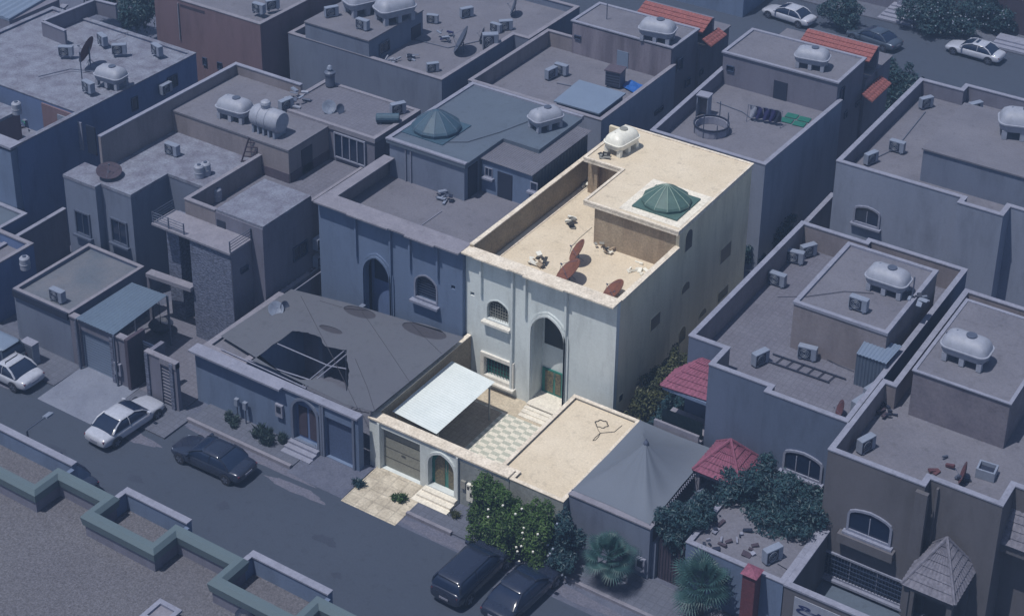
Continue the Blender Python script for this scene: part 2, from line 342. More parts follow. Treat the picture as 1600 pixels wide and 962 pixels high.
def frame(pts, axis, d0, d1, w):
    inn = offset(pts, w); n = len(pts); mb = MB()
    vs = put(pts, axis, d0)+put(pts, axis, d1)+put(inn, axis, d1)+put(inn, axis, d0); fs = []
    for i in range(n):
        j = (i+1) % n
        for a, b in ((0, 1), (1, 2), (2, 3), (3, 0)): fs.append((a*n+i, a*n+j, b*n+j, b*n+i))
    return mb.add(vs, fs)
def window(parent, axis, d, pts, w=.12, fm=None, gm=None, bars=2, sill=True, proud=.1, grille=0, gcol=None, name='window'):
    """window on an outer wall face at coordinate d (Y: facing -Y, X: facing +X)"""
    s = -1 if axis == 'Y' else 1; fm = fm or frameN; gm = gm or glassN
    us = [p[0] for p in pts]; zs = [p[1] for p in pts]; u0, u1, z0, z1 = min(us), max(us), min(zs), max(zs)
    o = flatpoly(offset(pts, w*.6), axis, d-s*.03, d+s*.025).build(name, gm, parent)
    frame(pts, axis, d-s*.02, d+s*proud, w).build('frame', fm, o)
    mb = MB()
    def vb(u, za, zb, t, dd):
        if axis == 'Y': mb.box(u-t/2, u+t/2, d+s*dd-.015, d+s*dd+.015, za, zb)
        else: mb.box(d+s*dd-.015, d+s*dd+.015, u-t/2, u+t/2, za, zb)
    for k in range(1, bars): vb(u0+(u1-u0)*k/bars, z0+w, z1-w-(.25 if len(pts) > 4 else 0), .05, .045)
    if bars > 1: mb.build('mullion', fm, o)
    if grille:
        mb = MB(); n = max(2, int((u1-u0-2*w)/grille))
        for k in range(1, n): vb(u0+w+(u1-u0-2*w)*k/n, z0+w, z1-w-(.3 if len(pts) > 4 else 0), .025, .08)
        n = max(2, int((z1-z0-2*w)/(grille*1.5)))
        for k in range(1, n):
            zz = z0+w+(z1-z0-2*w)*k/n
            if axis == 'Y': mb.box(u0+w, u1-w, d+s*.11-.012, d+s*.11+.012, zz-.015, zz+.015)
            else: mb.box(d+s*.11-.012, d+s*.11+.012, u0+w, u1-w, zz-.015, zz+.015)
        mb.build('grille', gcol or grilN, o)
    if sill:
        if axis == 'Y': B(u0-.12, u1+.12, d-.28, d+.02, z0-.13, z0-.005).build('sill', fm, o)
        else: B(d-.02, d+.28, u0-.12, u1+.12, z0-.13, z0-.005).build('sill', fm, o)
    return o
def wpx(axis, d, x0, y0, x1, y1, archrise=0):
    """window outline from two picture corners measured on the wall plane"""
    f = onY if axis == 'Y' else onX; i = 0 if axis == 'Y' else 1
    a, b = (f(x0, y0, d), f(x1, y1, d)) if axis == 'Y' else (f(x1, y0, d), f(x0, y1, d))
    u0, u1 = sorted((a[i], b[i])); z1, z0 = max(a.z, b.z), min(a.z, b.z)
    return arch(u0, u1, z0, z1-archrise, z1) if archrise else rectp(u0, u1, z0, z1)
def house(root, poly, top, roofz, base=0, wm=None, rm=None, cm=None, t=.22, cap=.05, lining=None, capw=.03, wname='wall'):
    wm = wm or wallG; rm = rm or roofN; cm = cm or capN
    inn = offset(poly, t)
    wl = MB().ringwall(poly, inn, base, top, roofz).build(wname, wm, root)
    if top-roofz > .05:
        if lining: 
            i2 = offset(poly, t+.015); MB().ringwall([(p[0], p[1]) for p in inn], i2, roofz, top-.004).build('parapet_lining', lining, wl)
        MB().ringwall(offset(poly, -capw), offset(poly, t+.05), top+.002, top+cap).build('coping', cm, wl)
        MB().prism(offset(poly, t-.04), roofz-.15, roofz).build('roof', rm, root)
    else:
        MB().prism(offset(poly, -capw), top-.12, top+cap).build('roof', rm, root)
    return wl
# ------------------------------------------------------------------ setting: ground, roads, pavements
tag(B(-400, 400, -100, 700, -.5, 0).build('ground', paveD), None, None, kind='structure')
tag(B(-130, 60, 30, 56.45, .002, .006).build('road', roadN), None, None, kind='structure')
tag(B(-130, 60, 110.5, 130.3, .002, .006).build('road', roadN), None, None, kind='structure')
pv = MB(); pv.box(-130, -66.12, 54.9, 57.4, 0, .12); pv.box(-61.88, -57.6, 54.9, 57.4, 0, .12); pv.box(-57.6, -50.3, 56.9, 59.2, 0, .12); pv.box(-43.0, -35, 57.4, 59.6, 0, .10)
pv.box(-35, 60, 57.9, 60.1, 0, .12)
tag(pv.build('pavement', paveN), None, None, kind='structure')
tag(B(-130, 60, 130.3, 136, 0, .14).build('pavement', paveN), None, None, kind='structure')
kb = MB(); kb.box(-57.7, -50.3, 56.75, 56.95, 0, .22); kb.box(-43.0, -40.2, 57.25, 57.45, 0, .2); kb.box(-35, 60, 57.75, 57.95, 0, .16)
tag(kb.build('kerb', capM), None, None, kind='structure')
# sloping driveways
def ramp(name, x0, x1, y0, y1, z1, m):
    mb = MB(); mb.add([(x0, y0, .008), (x1, y0, .008), (x1, y1, z1), (x0, y1, z1), (x0, y0, 0), (x1, y0, 0), (x1, y1, 0), (x0, y1, 0)],
                      [(0, 1, 2, 3), (0, 4, 5, 1), (1, 5, 6, 2), (3, 7, 4, 0), (2, 6, 7, 3)])
    return tag(mb.build(name, m), None, None, kind='structure')
ramp('driveway', -46.5, -43.0, 56.3, 59.6, .15, rampC)
ramp('driveway', -50.3, -46.55, 56.5, 59.2, .15, paveD)
ramp('driveway', -66.1, -61.9, 53.6, 57.4, .15, rampN)
# ================================================================== CENTRAL HOUSE
X0, X1, YF, YB = -47.204, -37.452, 68.810, 84.833
hs = thing('villa', 'cream and pale blue two-storey house with green skylight dome and tall arched entrance', 'house', ((X0+X1)/2, YF, 0))
hs.location = (0, 0, 0)
Yf = YF
aw = wpx('Y', Yf, 761, 464, 795, 509); u0, u1, z0, z1 = aw[0][0], aw[1][0], aw[0][1], aw[2][1]
upwin = arch(u0, u1, z0, z1-.65, z1)
lowin = wpx('Y', Yf, 757, 553, 799, 600)
pa = onY(831, 560, Yf).x; pb = onY(881, 560, Yf).x; pt = onY(857, 495, Yf).z
portal = arch(pa, pb, .3, pt-1.35, pt, 12)
sp = onY(738, 459, Yf)
small = rectp(sp.x-.14, sp.x+.14, sp.z-.12, sp.z+.12)
# front wall with real openings
fwall = facade(rectp(X0, X1, 0, 8.569), [upwin, lowin, portal, small], Yf, .35).build('front_wall', wallC, hs)
body = MB()
body.add([(X0, Yf+.34, 0), (X1, Yf+.34, 0), (X1, YB, 0), (X0, YB, 0), (X0, Yf+.34, 7.016), (X1, Yf+.34, 7.016), (X1, YB, 7.016), (X0, YB, 7.016)],
         [(1, 2, 6, 5), (2, 3, 7, 6), (3, 0, 4, 7)])
body.box(X1-.22, X1, Yf+.36, 75.691, 7.016, 8.579)   # right parapet
body.box(X1-.22, X1, 75.693, YB, 7.016, 9.572)      # right wall of upper rooms
body.box(X0, X1-.222, YB-.22, YB, 7.016, 9.572)
wl = body.build('wall', sideC, hs)
B(X0, X0+.22, Yf+.36, YB-.222, 7.016, 8.737).build('parapet_left', lineC, hs)
B(X0+.222, X1-.222, Yf+.36, YB-.22, 6.869, 7.016).build('roof', roofC, hs)
# room behind front openings (dark)
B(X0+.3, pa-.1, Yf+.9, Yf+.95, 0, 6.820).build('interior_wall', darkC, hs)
# portal recess
B(pa-.06, pa, Yf+.352, Yf+1.1, 0, 6.5).build('porch_side', wallC, hs); B(pb, pb+.06, Yf+.352, Yf+1.1, 0, 6.5).build('porch_side', wallC, hs); B(pa-.06, pb+.06, Yf+.352, Yf+1.1, 6.502, 6.6).build('porch_ceiling', wallC, hs)
B(pa-.1, pb+.1, Yf+1.102, Yf+1.16, 0, 6.918).build('porch_back_wall', wallC, hs)
tz = onY(855, 534, Yf+1.1).z
B(pa+.15, pb-.05, Yf+1.07, Yf+1.098, tz-.1, pt-.1).build('transom_window', glassC, hs)
d0 = onY(847, 574, Yf+1.0); d1 = onY(878, 622, Yf+1.0)
dr = B(d0.x, d1.x, Yf+1.02, Yf+1.1, .34, d0.z+.05).build('door', tealC, hs)
mb = MB(); wdt = (d1.x-d0.x)
mb.box(d0.x+.16*wdt, d0.x+.55*wdt, Yf+.99, Yf+1.015, .5, d0.z-.05); mb.box(d0.x+.66*wdt, d0.x+.92*wdt, Yf+.99, Yf+1.015, .5, d0.z-.05)
mb.build('ornament_panel', bronzeC, dr)
MB().tube([(d0.x+.6*wdt, Yf+.96, 1.5), (d0.x+.6*wdt, Yf+.96, 1.9)], .02).build('handle', greyC, dr)
frame(offset(portal, -.02), 'Y', Yf+.1, Yf-.12, .0001)
# portal surround ribs
mb = MB()
for k, (o_, y_) in enumerate(((-.16, -.16), (-.30, -.08))):
    fr = frame(offset(portal, o_), 'Y', Yf+.02, Yf+y_, .12); mb.add(fr.v, fr.f)
mb.build('portal_moulding', wallC, hs)
# overhanging stepped parapet band along the front
segs = [(727, 747, .30), (747, 800, .36), (800, 826, .30), (826, 888, .44), (888, 963, .36)]
xs = []
mb = MB(); cp = MB()
for i, (a, b, pr) in enumerate(segs):
    xa = onY(a, 0+395+(a-727)*.38, Yf).x if i else X0; xb = onY(b, 395+(b-727)*.38, Yf).x if i < 4 else X1
    xa += 0 if i == 0 else .001; xs.append((xa, xb, pr))
    cp.box(xa-.03, xb+.03, Yf-pr-.16, Yf+.42, 8.591+.004*i, 8.678+.004*i)
cp.box(X1-.27, X1+.06, Yf+.425, 75.691, 8.584, 8.663); cp.box(X0-.03, X0+.25, Yf+.425, YB-.3, 8.741, 8.805)
cp.build('coping', capC, hs)
mb = MB()
for (px, zb) in ((754, onY(754, 458, Yf).z), (804, .3), (824, onY(824, 492, Yf).z), (889, onY(892, 517, Yf).z)):
    x = onY(px, 440, Yf).x; mb.box(x-.13, x, Yf-.18, Yf-.003, zb, 8.55)
xq = onY(889, 440, Yf).x; mb.box(xq-.14, xq-.02, Yf-.16, Yf-.004, .2, onY(892, 517, Yf).z-.002)
mb.build('pilaster', wallC, hs)
# windows of the front
g = flatpoly(upwin, 'Y', Yf+.28, Yf+.33).build('window', glassC, hs)
frame(offset(upwin, -.07), 'Y', Yf+.1, Yf-.03, .08).build('frame', wallC, g)
B(u0-.2, u1+.22, Yf-.34, Yf+.05, z0-.25, z0-.1).build('sill', trimC, g)
mb = MB(); [mb.box(u0+(u1-u0)*k/9-.012, u0+(u1-u0)*k/9+.012, Yf+.12, Yf+.145, z0, z1-.3) for k in range(1, 9)]; [mb.box(u0, u1, Yf+.146, Yf+.165, z0+.2*k, z0+.2*k+.02) for k in range(1, 8)]
mb.build('grille', greyC, g)
lu0, lu1, lz0, lz1 = lowin[0][0], lowin[1][0], lowin[0][1], lowin[2][1]
g = flatpoly(lowin, 'Y', Yf+.28, Yf+.33).build('window', glassC, hs)
frame(offset(lowin, -.2), 'Y', Yf+.12, Yf-.14, .24).build('frame', trimC, g)
B(lu0-.3, lu1+.3, Yf-.36, Yf+.05, lz0-.32, lz0-.2).build('sill', trimC, g)
mb = MB(); [mb.box(lu0+(lu1-lu0)*k/9-.014, lu0+(lu1-lu0)*k/9+.014, Yf+.10, Yf+.125, lz0, lz1) for k in range(1, 9)]; [mb.box(lu0, lu1, Yf+.126, Yf+.145, lz0+.25*k, lz0+.25*k+.02) for k in range(1, 5)]
mb.build('grille', tealC, g)
# right side windows
for (a, ar) in (((1069, 352, 1083, 396), .5), ((1015, 484, 1032, 520), 0), ((1124, 374, 1143, 415), 0), ((1064, 434, 1078, 462), .35), ((1120, 442, 1138, 475), 0), ((1059, 504, 1072, 540), .4), ((1091, 476, 1104, 500), .35), ((966, 612, 973, 630), 0)):
    window(hs, 'X', X1, wpx('X', X1, *a, archrise=ar), w=.04, fm=sideC, gm=glassC, bars=1, sill=False, proud=.03)
# upper rooms and overhanging slab
UZ = 9.769
up_ = MB()
up_.box(-42.957, X1-.225, 75.691, 75.888, 7.016, 9.523)
up_.box(-42.957, -42.761, 75.890, 80.606, 7.016, 9.523)
up_.box(X0+.9, -42.959, 80.606, 80.803, 7.016, 9.523)
up_.box(X0+.9, X0+1.1, 80.805, YB-.222, 7.016, 9.523)
up_.build('upper_wall', stainC, hs)
MB().box(-45.611, -45.365, 80.114, 80.360, 7.016, 9.523).box(-44.137, -43.940, 80.164, 80.311, 7.016, 9.523).build('post', stainC, hs)
slab = [(-43.547, 75.396), (X1+.06, 75.396), (X1+.06, YB+.05), (-46.201, YB+.05), (-46.201, 79.820), (-43.547, 79.820)]
MB().prism(slab, 9.533, UZ).build('roof_slab', capC, hs)
MB().prism(offset(slab, .16), UZ-.02, UZ+.012).build('upper_roof', roofC, hs)
MB().ringwall(offset(slab, -.02), offset(slab, .14), UZ-.02, UZ+.08).build('upper_coping', capC, hs)
# skylight dome
DX, DY = -39.467, 77.804
fl = MB().ringwall(rect(DX-2.0, X1-.12, DY-2.0, DY+2.1), rect(DX-1.45, DX+1.45, DY-1.45, DY+1.45), UZ+.013, UZ+.045).build('skylight_border', stepC, hs)
dm = MB().box(DX-1.45, DX+1.45, DY-1.45, DY+1.45, UZ, UZ+.14); 
dm = dm.build('skylight_base', domeC, hs)
mb = MB()
prof = [(1.42, UZ+.14), (1.45, UZ+.30), (1.38, UZ+.42), (1.05, UZ+.68), (.6, UZ+.98), (.2, UZ+1.2), (.03, UZ+1.27)]
mb.lathe(prof, (DX, DY, 0), 12); mb.build('skylight_dome', domeC, dm)
mb = MB()
for k in range(12):
    t = 2*math.pi*k/12; mb.tube([(DX+r0*math.cos(t), DY+r0*math.sin(t), zz+.015) for r0, zz in prof[1:]], .022, 5)
mb.build('skylight_rib', plain('pale_teal', (.24, .33, .29), .5), dm)
# gutter line on lower roof
B(X0+.55, X0+.62, Yf+.5, 82.572, 7.017, 7.056).build('roof_kerb', capC, hs)
# ---------------------------------------------------------------- yard of the central house
YS = 59.5; XL, XR, XA = -47.0, -34.95, -39.05
tag(B(XL+.3, XA, YS+.3, YF, .0, .03).build('courtyard_floor', tileC), None, None, kind='structure')
tag(B(XL+.3, -43.6, YS+.3, 67.2, .03, .036).build('carport_shade', shadeF), None, None, kind='structure')  # brown layer paints the carport's shade over the tiled floor
tag(B(XL+.3, XA-.01, 67.3, YF, .031, .038).build('sandy_strip', earthC), None, None, kind='structure')
tag(B(X1, XR, 67.6, 95, .0, .1).build('side_yard', soilC), None, None, kind='structure')
fnc = thing('boundary_wall', 'cream-topped street wall with garage door and arched gate before the pale blue house', 'wall')
gx0, gx1 = onY(595, 668, YS).x, onY(656, 700, YS).x; gz = onY(595, 668, YS).z; 
ax0, ax1 = onY(670, 740, YS).x, onY(711, 760, YS).x; az = onY(690, 709, YS).z
gate = arch(ax0, ax1, .45, az-.95, az, 12); gar = rectp(gx0, gx1, .15, gz)
FT = 3.1
facade(rectp(XL, XA+.9, 0, FT), [gar, gate], YS, .5).build('wall_panel', wallC, fnc)
B(XL-.02, XA+.9, YS-.1, YS+.6, FT+.002, FT+.09).build('coping', capC, fnc)
B(XL+.0, XL+.2, YS+.61, YF-.05, 0, FT).build('side_wall', lineC, fnc)
B(XL-.03, XL+.23, YS+.612, YF-.05, FT+.002, FT+.05).build('side_coping', capC, fnc)
B(ax1+.262, XA+.9, YS-.006, YS+.02, .0, FT-.25).build('shade_panel', mat('shade_grey_render', (.27, .29, .30), (.2, .22, .23), .6, streak=True), fnc)  # thin sheet, its darker grey paints the shade right of the gate
g = B(gx0, gx1, YS+.25, YS+.3, .15, gz).build('garage_door', garC, fnc)
mb = MB(); 
for k in range(1, 4): mb.box(gx0+.02, gx1-.02, YS+.238, YS+.248, .15+(gz-.15)*k/4-.012, .15+(gz-.15)*k/4+.012)
mb.build('panel_joint', darkC, g)
B((gx0+gx1)/2-.1, (gx0+gx1)/2+.15, YS+.21, YS+.236, 1.25, 1.31).build('handle', darkC, g)
g = flatpoly(gate, 'Y', YS+.3, YS+.36).build('gate', tealC, fnc)
mb = MB(); gw = ax1-ax0
mb.add(*(lambda q: (q.v, q.f))(flatpoly([(ax0+.13*gw, .5), (ax0+.5*gw, .5), (ax0+.5*gw, az-.12), (ax0+.3*gw, az-.3), (ax0+.13*gw, az-.85)], 'Y', YS+.27, YS+.295)))
mb.add(*(lambda q: (q.v, q.f))(flatpoly([(ax0+.64*gw, .5), (ax0+.96*gw, .5), (ax0+.96*gw, az-1.0), (ax0+.8*gw, az-.4), (ax0+.64*gw, az-.18)], 'Y', YS+.27, YS+.295)))
mb.build('ornament_panel', bronzeC, g)
MB().tube([(ax0+.58*gw, YS+.22, 1.5), (ax0+.58*gw, YS+.22, 2.0)], .02).build('handle', greyC, g)
frame(offset(gate, -.14), 'Y', YS+.04, YS-.1, .15).build('gate_moulding', wallC, fnc)
B(gx0-.17, gx0-.02, YS-.12, YS-.002, 0, FT-.05).build('pilaster', wallC, fnc)
B(ax1+.14, ax1+.26, YS-.14, YS-.002, 0, FT-.05).build('pilaster', wallC, fnc)
st = thing('entrance_steps', 'white marble steps rising to the teal arched street gate', 'steps')
for k in range(3): B(ax0-.35+.1*k, ax1+.25, YS-1.15+.36*k, YS+.2, .0+.13*k, .13+.13*k).build('step', stepC, st)
st = thing('entrance_steps', 'white marble steps and landing at the teal front door in the courtyard', 'steps')
for k in range(4): B(pa-.02, pb+.02, YF-1.35+.3*k, YF-.5 if k < 3 else YF+1.09, .03+.08*k, .11+.08*k).build('step', stepC, st)
# meters beside gate
mt = thing('utility_meter_box', 'grey meter cabinet with dials on the wall right of the arched gate', 'meter box')
p = onY(733, 762, YS-.02)
B(p.x-.45, p.x-.18, YS-.14, YS-.01, p.z-.1, p.z+.35).build('cabinet', greyC, mt)
c_ = B(p.x-.05, p.x+.35, YS-.2, YS-.01, p.z-.7, p.z+.35).build('meter_door', whiteC, mt)
MB().box(p.x+.0, p.x+.12, YS-.215, YS-.202, p.z+.05, p.z+.25).box(p.x+.17, p.x+.3, YS-.215, YS-.202, p.z-.35, p.z-.1).build('dial', darkC, c_)
# annexe at the front right with flat roof
an = thing('annexe', 'low flat-roofed cream annexe at the street corner of the pale blue house', 'annexe')
anp = [(-38.3, YS+.02), (XR, YS+.02), (XR, 67.35), (-39.15, 67.35), (-39.15, YS+.9), (-38.3, YS+.9)]
anp = [(XA+.92, YS+.02), (XR, YS+.02), (XR, 67.35), (XA, 67.35), (XA, YS+.62), (XA+.92, YS+.62)]
dkC = mat('shade_grey_render', (.27, .29, .30), (.2, .22, .23), .6, streak=True)  # street-side shade put into the annexe wall colour
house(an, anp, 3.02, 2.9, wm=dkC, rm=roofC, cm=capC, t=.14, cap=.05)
# cable curls on annexe roof
mb = MB(); c0 = Z(940, 662, 2.93); pts = []
for k in range(60):
    t = k*.28; rr = .34+.05*math.sin(k*1.7); pts.append((c0.x+rr*math.cos(t), c0.y+.9*rr*math.sin(t), 2.925+.01*(k % 3)))
e1 = Z(928, 725, 2.93); e2 = Z(965, 670, 2.93)
pts += [tuple(Z(935, 672, 2.93)), tuple(Z(938, 676, 2.93)), tuple(Z(960, 674, 2.93)), tuple(Z(972, 664, 2.93))]
mb.tube(pts, .013, 5); pts = [tuple(Z(x, y, 2.93)) for x, y in ((938, 676), (930, 683), (926, 688), (930, 687), (935, 682), (938, 676))]
mb.tube(pts, .013, 5)
tag(mb.build('cable', darkC), 'thin dark cable lying in loops on the cream annexe roof', 'cable')
# carport
cpt = thing('carport', 'white corrugated metal carport roof over the courtyard left side', 'carport')
cx0, cx1, cy0, cy1, cz = -46.6, -43.7, 61.0, 66.55, 2.5
mb = MB().surf(lambda u, v: (cx0+(cx1-cx0)*u, cy0+(cy1-cy0)*v, cz+.22-.24*u+.006*math.sin(v*2*math.pi*30)), 2, 300, .012)
mb.build('corrugated_roof', sheetC, cpt)
for x, y in ((cx0+.1, cy0+.2), (cx0+.1, cy1-.3), (cx1-.15, cy0+.3), (cx1-.15, cy1-.3), (cx0+.1, (cy0+cy1)/2)):
    MB().box(x-.04, x+.04, y-.04, y+.04, .036, 2.4).build('post', greyC, cpt)
mb = MB()
for y in (cy0+.25, (cy0+cy1)/2, cy1-.35): mb.box(cx0, cx1, y-.03, y+.03, 2.40, 2.435)
mb.build('beam', greyC, cpt)
# ================================================================== PROTOTYPES: roof-top equipment
def rounded(hx, hy, r, n=4):
    pts = []
    for cx, cy, a0 in ((hx-r, hy-r, 0), (-hx+r, hy-r, 90), (-hx+r, -hy+r, 180), (hx-r, -hy+r, 270)):
        for k in range(n+1): a = R(a0+90*k/n); pts.append((cx+r*math.cos(a), cy+r*math.sin(a)))
    return pts
def stack(levels, base):
    """levels: (z, scale) of a rounded outline"""
    n = len(base); vs = []
    for z, sx, sy in levels: vs += [(p[0]*sx, p[1]*sy, z) for p in base]
    fs = [(i*n+k, i*n+(k+1) % n, (i+1)*n+(k+1) % n, (i+1)*n+k) for i in range(len(levels)-1) for k in range(n)]
    fs += [tuple(range(n-1, -1, -1)), tuple(range((len(levels)-1)*n, len(levels)*n))]
    return MB().add(vs, fs)
def make_ac(label, loc, rz, mc, group, s=1):
    t = thing('air_conditioner', label, 'air conditioner', loc, rz, group)
    cs = stack([(.07, .99, .97), (.09, 1, 1), (.66, 1, 1), (.68, .99, .97)], rounded(.44, .17, .03, 2)).build('casing', mc, t)
    MB().box(-.40, .18, -.178, -.171, .12, .62).build('fan_recess', darkN if mc is acN else darkC, cs)
    mb = MB()
    for rr in (.22, .15, .08):
        mb.tube([(-.11+rr*math.cos(a*math.pi/8), -.185, .37+rr*math.sin(a*math.pi/8)) for a in range(17)], .011, 4)
    mb.build('fan_guard', mc, cs)
    for x in (-.3, .3): B(x-.05, x+.05, -.2, .2, 0, .068).build('foot', greyN if mc is acN else greyC, t)
    t.scale = (s, s, s); return t
def make_tank(label, loc, rz, mc, md, group, s=1, nleg=3, skirt=False):
    t = thing('water_tank', label, 'water tank', loc, rz, group); bs = rounded(1.15, .72, .42, 5)
    sh = stack([(.38, .78, .74), (.42, .90, .88), (.55, .97, .96), (.78, 1, 1), (.79, 1.05, 1.07), (.85, 1.05, 1.07), (.86, .99, .99), (1.05, .95, .92), (1.22, .87, .78), (1.34, .74, .58), (1.41, .58, .36), (1.43, .40, .15)], bs).build('tank_shell', mc, t, smooth=True)
    MB().lathe([(.26, 1.38), (.26, 1.49), (.22, 1.5)], (.15, 0, 0), 16).build('lid', md, sh)
    MB().lathe([(.07, 1.30), (.07, 1.42)], (-.55, .1, 0), 8).build('inlet', md, sh)
    for i in range(nleg):
        x = -.85+1.7*i/(nleg-1)
        for y in (-.5, .5): MB().box(x-(.12 if not skirt else .16), x+(.12 if not skirt else .16), y-.14, y+.14, 0, .46).build('leg', mc, t)
    t.scale = (s, s, s); return t
def make_dish(label, loc, rz, mc, group, s=1, tilt=40, post=.9):
    t = thing('satellite_dish', label, 'satellite dish', loc, rz, group)
    q = Matrix.Rotation(R(tilt), 3, 'X'); c = Vector((0, 0, post)); mb = MB(); vs = []; n = 24; rings = [(.03, 0), (.3, .025), (.6, .09), (.9, .2), (.92, .2)]
    for rr, zz in rings: vs += [c+q@Vector((rr*math.cos(2*math.pi*k/n), rr*math.sin(2*math.pi*k/n), zz)) for k in range(n)]
    k2 = len(vs); vs += [v - q@Vector((0, 0, .025)) for v in vs]
    fs = [(i*n+k, i*n+(k+1) % n, (i+1)*n+(k+1) % n, (i+1)*n+k) for i in range(len(rings)-1) for k in range(n)]
    fs += [(k2+a, k2+d, k2+c2, k2+b) for a, b, c2, d in fs]+[tuple(range(n))]+[tuple(range(k2+n-1, k2-1, -1))]
    mb.add(vs, fs).build('reflector', mc, t, smooth=True)
    mb = MB(); f0 = c+q@Vector((0, 0, .75))
    for a in (0, 2.1, 4.2): mb.tube([c+q@Vector((.8*math.cos(a), .8*math.sin(a), .17)), f0], .012, 5)
    mb.tube([f0-q@Vector((0, 0, .07)), f0+q@Vector((0, 0, .06))], .05, 8)
    mb.build('feed_arm', greyN, t)
    mb = MB().tube([(0, 0, 0), (0, 0, post-.1)], .035, 8)
    for a in (0, 2.1, 4.2): mb.tube([(0, 0, .5), (.4*math.cos(a), .4*math.sin(a), .02)], .018, 5)
    mb.build('mount', greyN, t); t.scale = (s, s, s); return t
def make_drum(label, loc, mc, s=1):
    t = thing('water_drum', label, 'water drum', loc, 0, 'small upright water drums')
    MB().lathe([(.24, .0), (.27, .03), (.27, .3), (.285, .31), (.285, .35), (.27, .36), (.27, .66), (.2, .74)], (0, 0, 0), 16).build('drum_body', mc, t, smooth=True)
    MB().lathe([(.1, .74), (.1, .8)], (0, 0, 0), 12).build('lid', greyN, t); t.scale = (s, s, s); return t
# ================================================================== NEIGHBOUR 1 (blue house on the left)
K = .983
def kz(z): return 60-(60-z)*K
h1 = thing('villa', 'blue-grey house left of the cream villa with tall arched door and blue-green skylight', 'house')
A0, A1, AF = -58.5*K, X0-.02, 69.7*K
top, rz_ = kz(7.7), kz(6.4)
aw = wpx('Y', AF, 648, 424, 683, 476); upw1 = arch(aw[0][0], aw[1][0], aw[0][1], aw[2][1]-.7, aw[2][1])
pa1, pb1 = onY(571, 450, AF).x, onY(610, 470, AF).x; pt1 = onY(587, 402, AF).z
port1 = arch(pa1, pb1, .3, pt1-1.3, pt1, 12)
s1 = onY(708, 449, AF); sm1 = rectp(s1.x-.14, s1.x+.14, s1.z-.12, s1.z+.12)
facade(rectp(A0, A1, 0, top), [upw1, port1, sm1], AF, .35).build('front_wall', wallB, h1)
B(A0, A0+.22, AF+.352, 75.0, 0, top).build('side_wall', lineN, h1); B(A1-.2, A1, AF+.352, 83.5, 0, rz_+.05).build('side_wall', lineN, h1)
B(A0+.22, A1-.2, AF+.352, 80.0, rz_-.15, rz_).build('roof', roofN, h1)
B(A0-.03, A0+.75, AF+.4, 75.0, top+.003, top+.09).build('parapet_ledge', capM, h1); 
mb = MB()
for i, (a, b, pr) in enumerate(((495, 549, .30), (549, 613, .38), (613, 640, .30), (640, 686, .44), (686, 726, .32))):
    xa = onY(a, 312+(a-495)*.365, AF).x if i else A0-.03; xb = onY(b, 312+(b-495)*.365, AF).x if i < 4 else A1
    mb.box(xa, xb-.002, AF-pr-.12, AF+.9, top+.004+.004*i, top+.1+.004*i)
mb.build('coping', capM, h1)
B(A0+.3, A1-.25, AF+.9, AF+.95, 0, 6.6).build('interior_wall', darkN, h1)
B(pa1-.1, pb1+.1, AF+.75, AF+.82, 0, 6.7).build('porch_back_wall', navyN, h1)
B(pa1+.15, pb1-.02, AF+.72, AF+.748, pt1-2.0, pt1-.15).build('transom_window', glassN, h1)
mb = MB()
for o_, y_ in ((-.16, -.16), (-.30, -.08)): fr = frame(offset(port1, o_), 'Y', AF+.02, AF+y_, .12); mb.add(fr.v, fr.f)
mb.build('portal_moulding', wallB, h1)
mb = MB()
for px, py in ((560, 402), (613, 560), (643, 419), (686, 434)):
    x = onY(px, 420, AF).x; zb = onY(px, py, AF).z; mb.box(x-.12, x, AF-.16, AF-.003, max(zb, .2), top-.05)
mb.build('pilaster', wallB, h1)
g = flatpoly(upw1, 'Y', AF+.28, AF+.33).build('window', glassN, h1); frame(offset(upw1, -.05), 'Y', AF+.1, AF-.04, .1).build('frame', frameN, g)
us = [p[0] for p in upw1]; mb = MB(); zz0 = upw1[0][1]; [mb.box(min(us), max(us), AF+.146, AF+.165, zz0+.17*k, zz0+.17*k+.03) for k in range(1, 8)]; mb.build('grille', grilN, g)
B(min(us)-.2, max(us)+.2, AF-.32, AF+.05, zz0-.25, zz0-.1).build('sill', frameN, g)
# raised block with skylight + corrugated annexe
T1z = kz(9.0); bx0, bx1, by0, by1 = -58.3*K, -52.35*K, 76.2*K, 85.5*K
MB().box(bx0+.15, bx1-.15, by0+.15, 83.9, rz_, T1z-.25).build('upper_wall', wallG, h1)
MB().box(bx0, bx1, by0, by1, T1z-.25, T1z).build('upper_roof', roofB, h1)
MB().ringwall(rect(bx0-.03, -49.6*K, by0-.03, by1+.03), rect(bx0+.3, -49.8*K, by0+.3, by1-.25), T1z-.1, T1z+.09).build('upper_coping', capN, h1) if False else None
MB().box(bx0-.03, bx0+.25, by0-.03, by1, T1z+.002, T1z+.1).box(bx0+.252, bx1+.03, by0-.03, by0+.25, T1z+.002, T1z+.1).box(bx0-.03, -49.7*K, by1+.001, by1+.25, T1z-.2, T1z+.1).build('upper_coping', capN, h1)
MB().box(bx1+.001, -49.7*K, 80.4*K, by1, T1z-.27, T1z-.004).box(bx1-.14, -49.9*K, 80.6*K, 83.8, rz_, T1z-.27).build('upper_roof_rear', roofB, h1)
dk = -57.0*K+.3; c0 = Z(682, 202, T1z)
b_ = B(c0.x-1.55, c0.x+1.55, c0.y-1.55, c0.y+1.55, T1z-.02, T1z+.06).build('skylight_base', domeN, h1)
MB().lathe([(1.5, T1z+.06), (1.55, T1z+.28), (1.46, T1z+.42), (1.1, T1z+.72), (.65, T1z+1.05), (.2, T1z+1.3), (.03, T1z+1.36)], (c0.x, c0.y, 0), 12).build('skylight_dome', domeN, b_)
mb = MB()
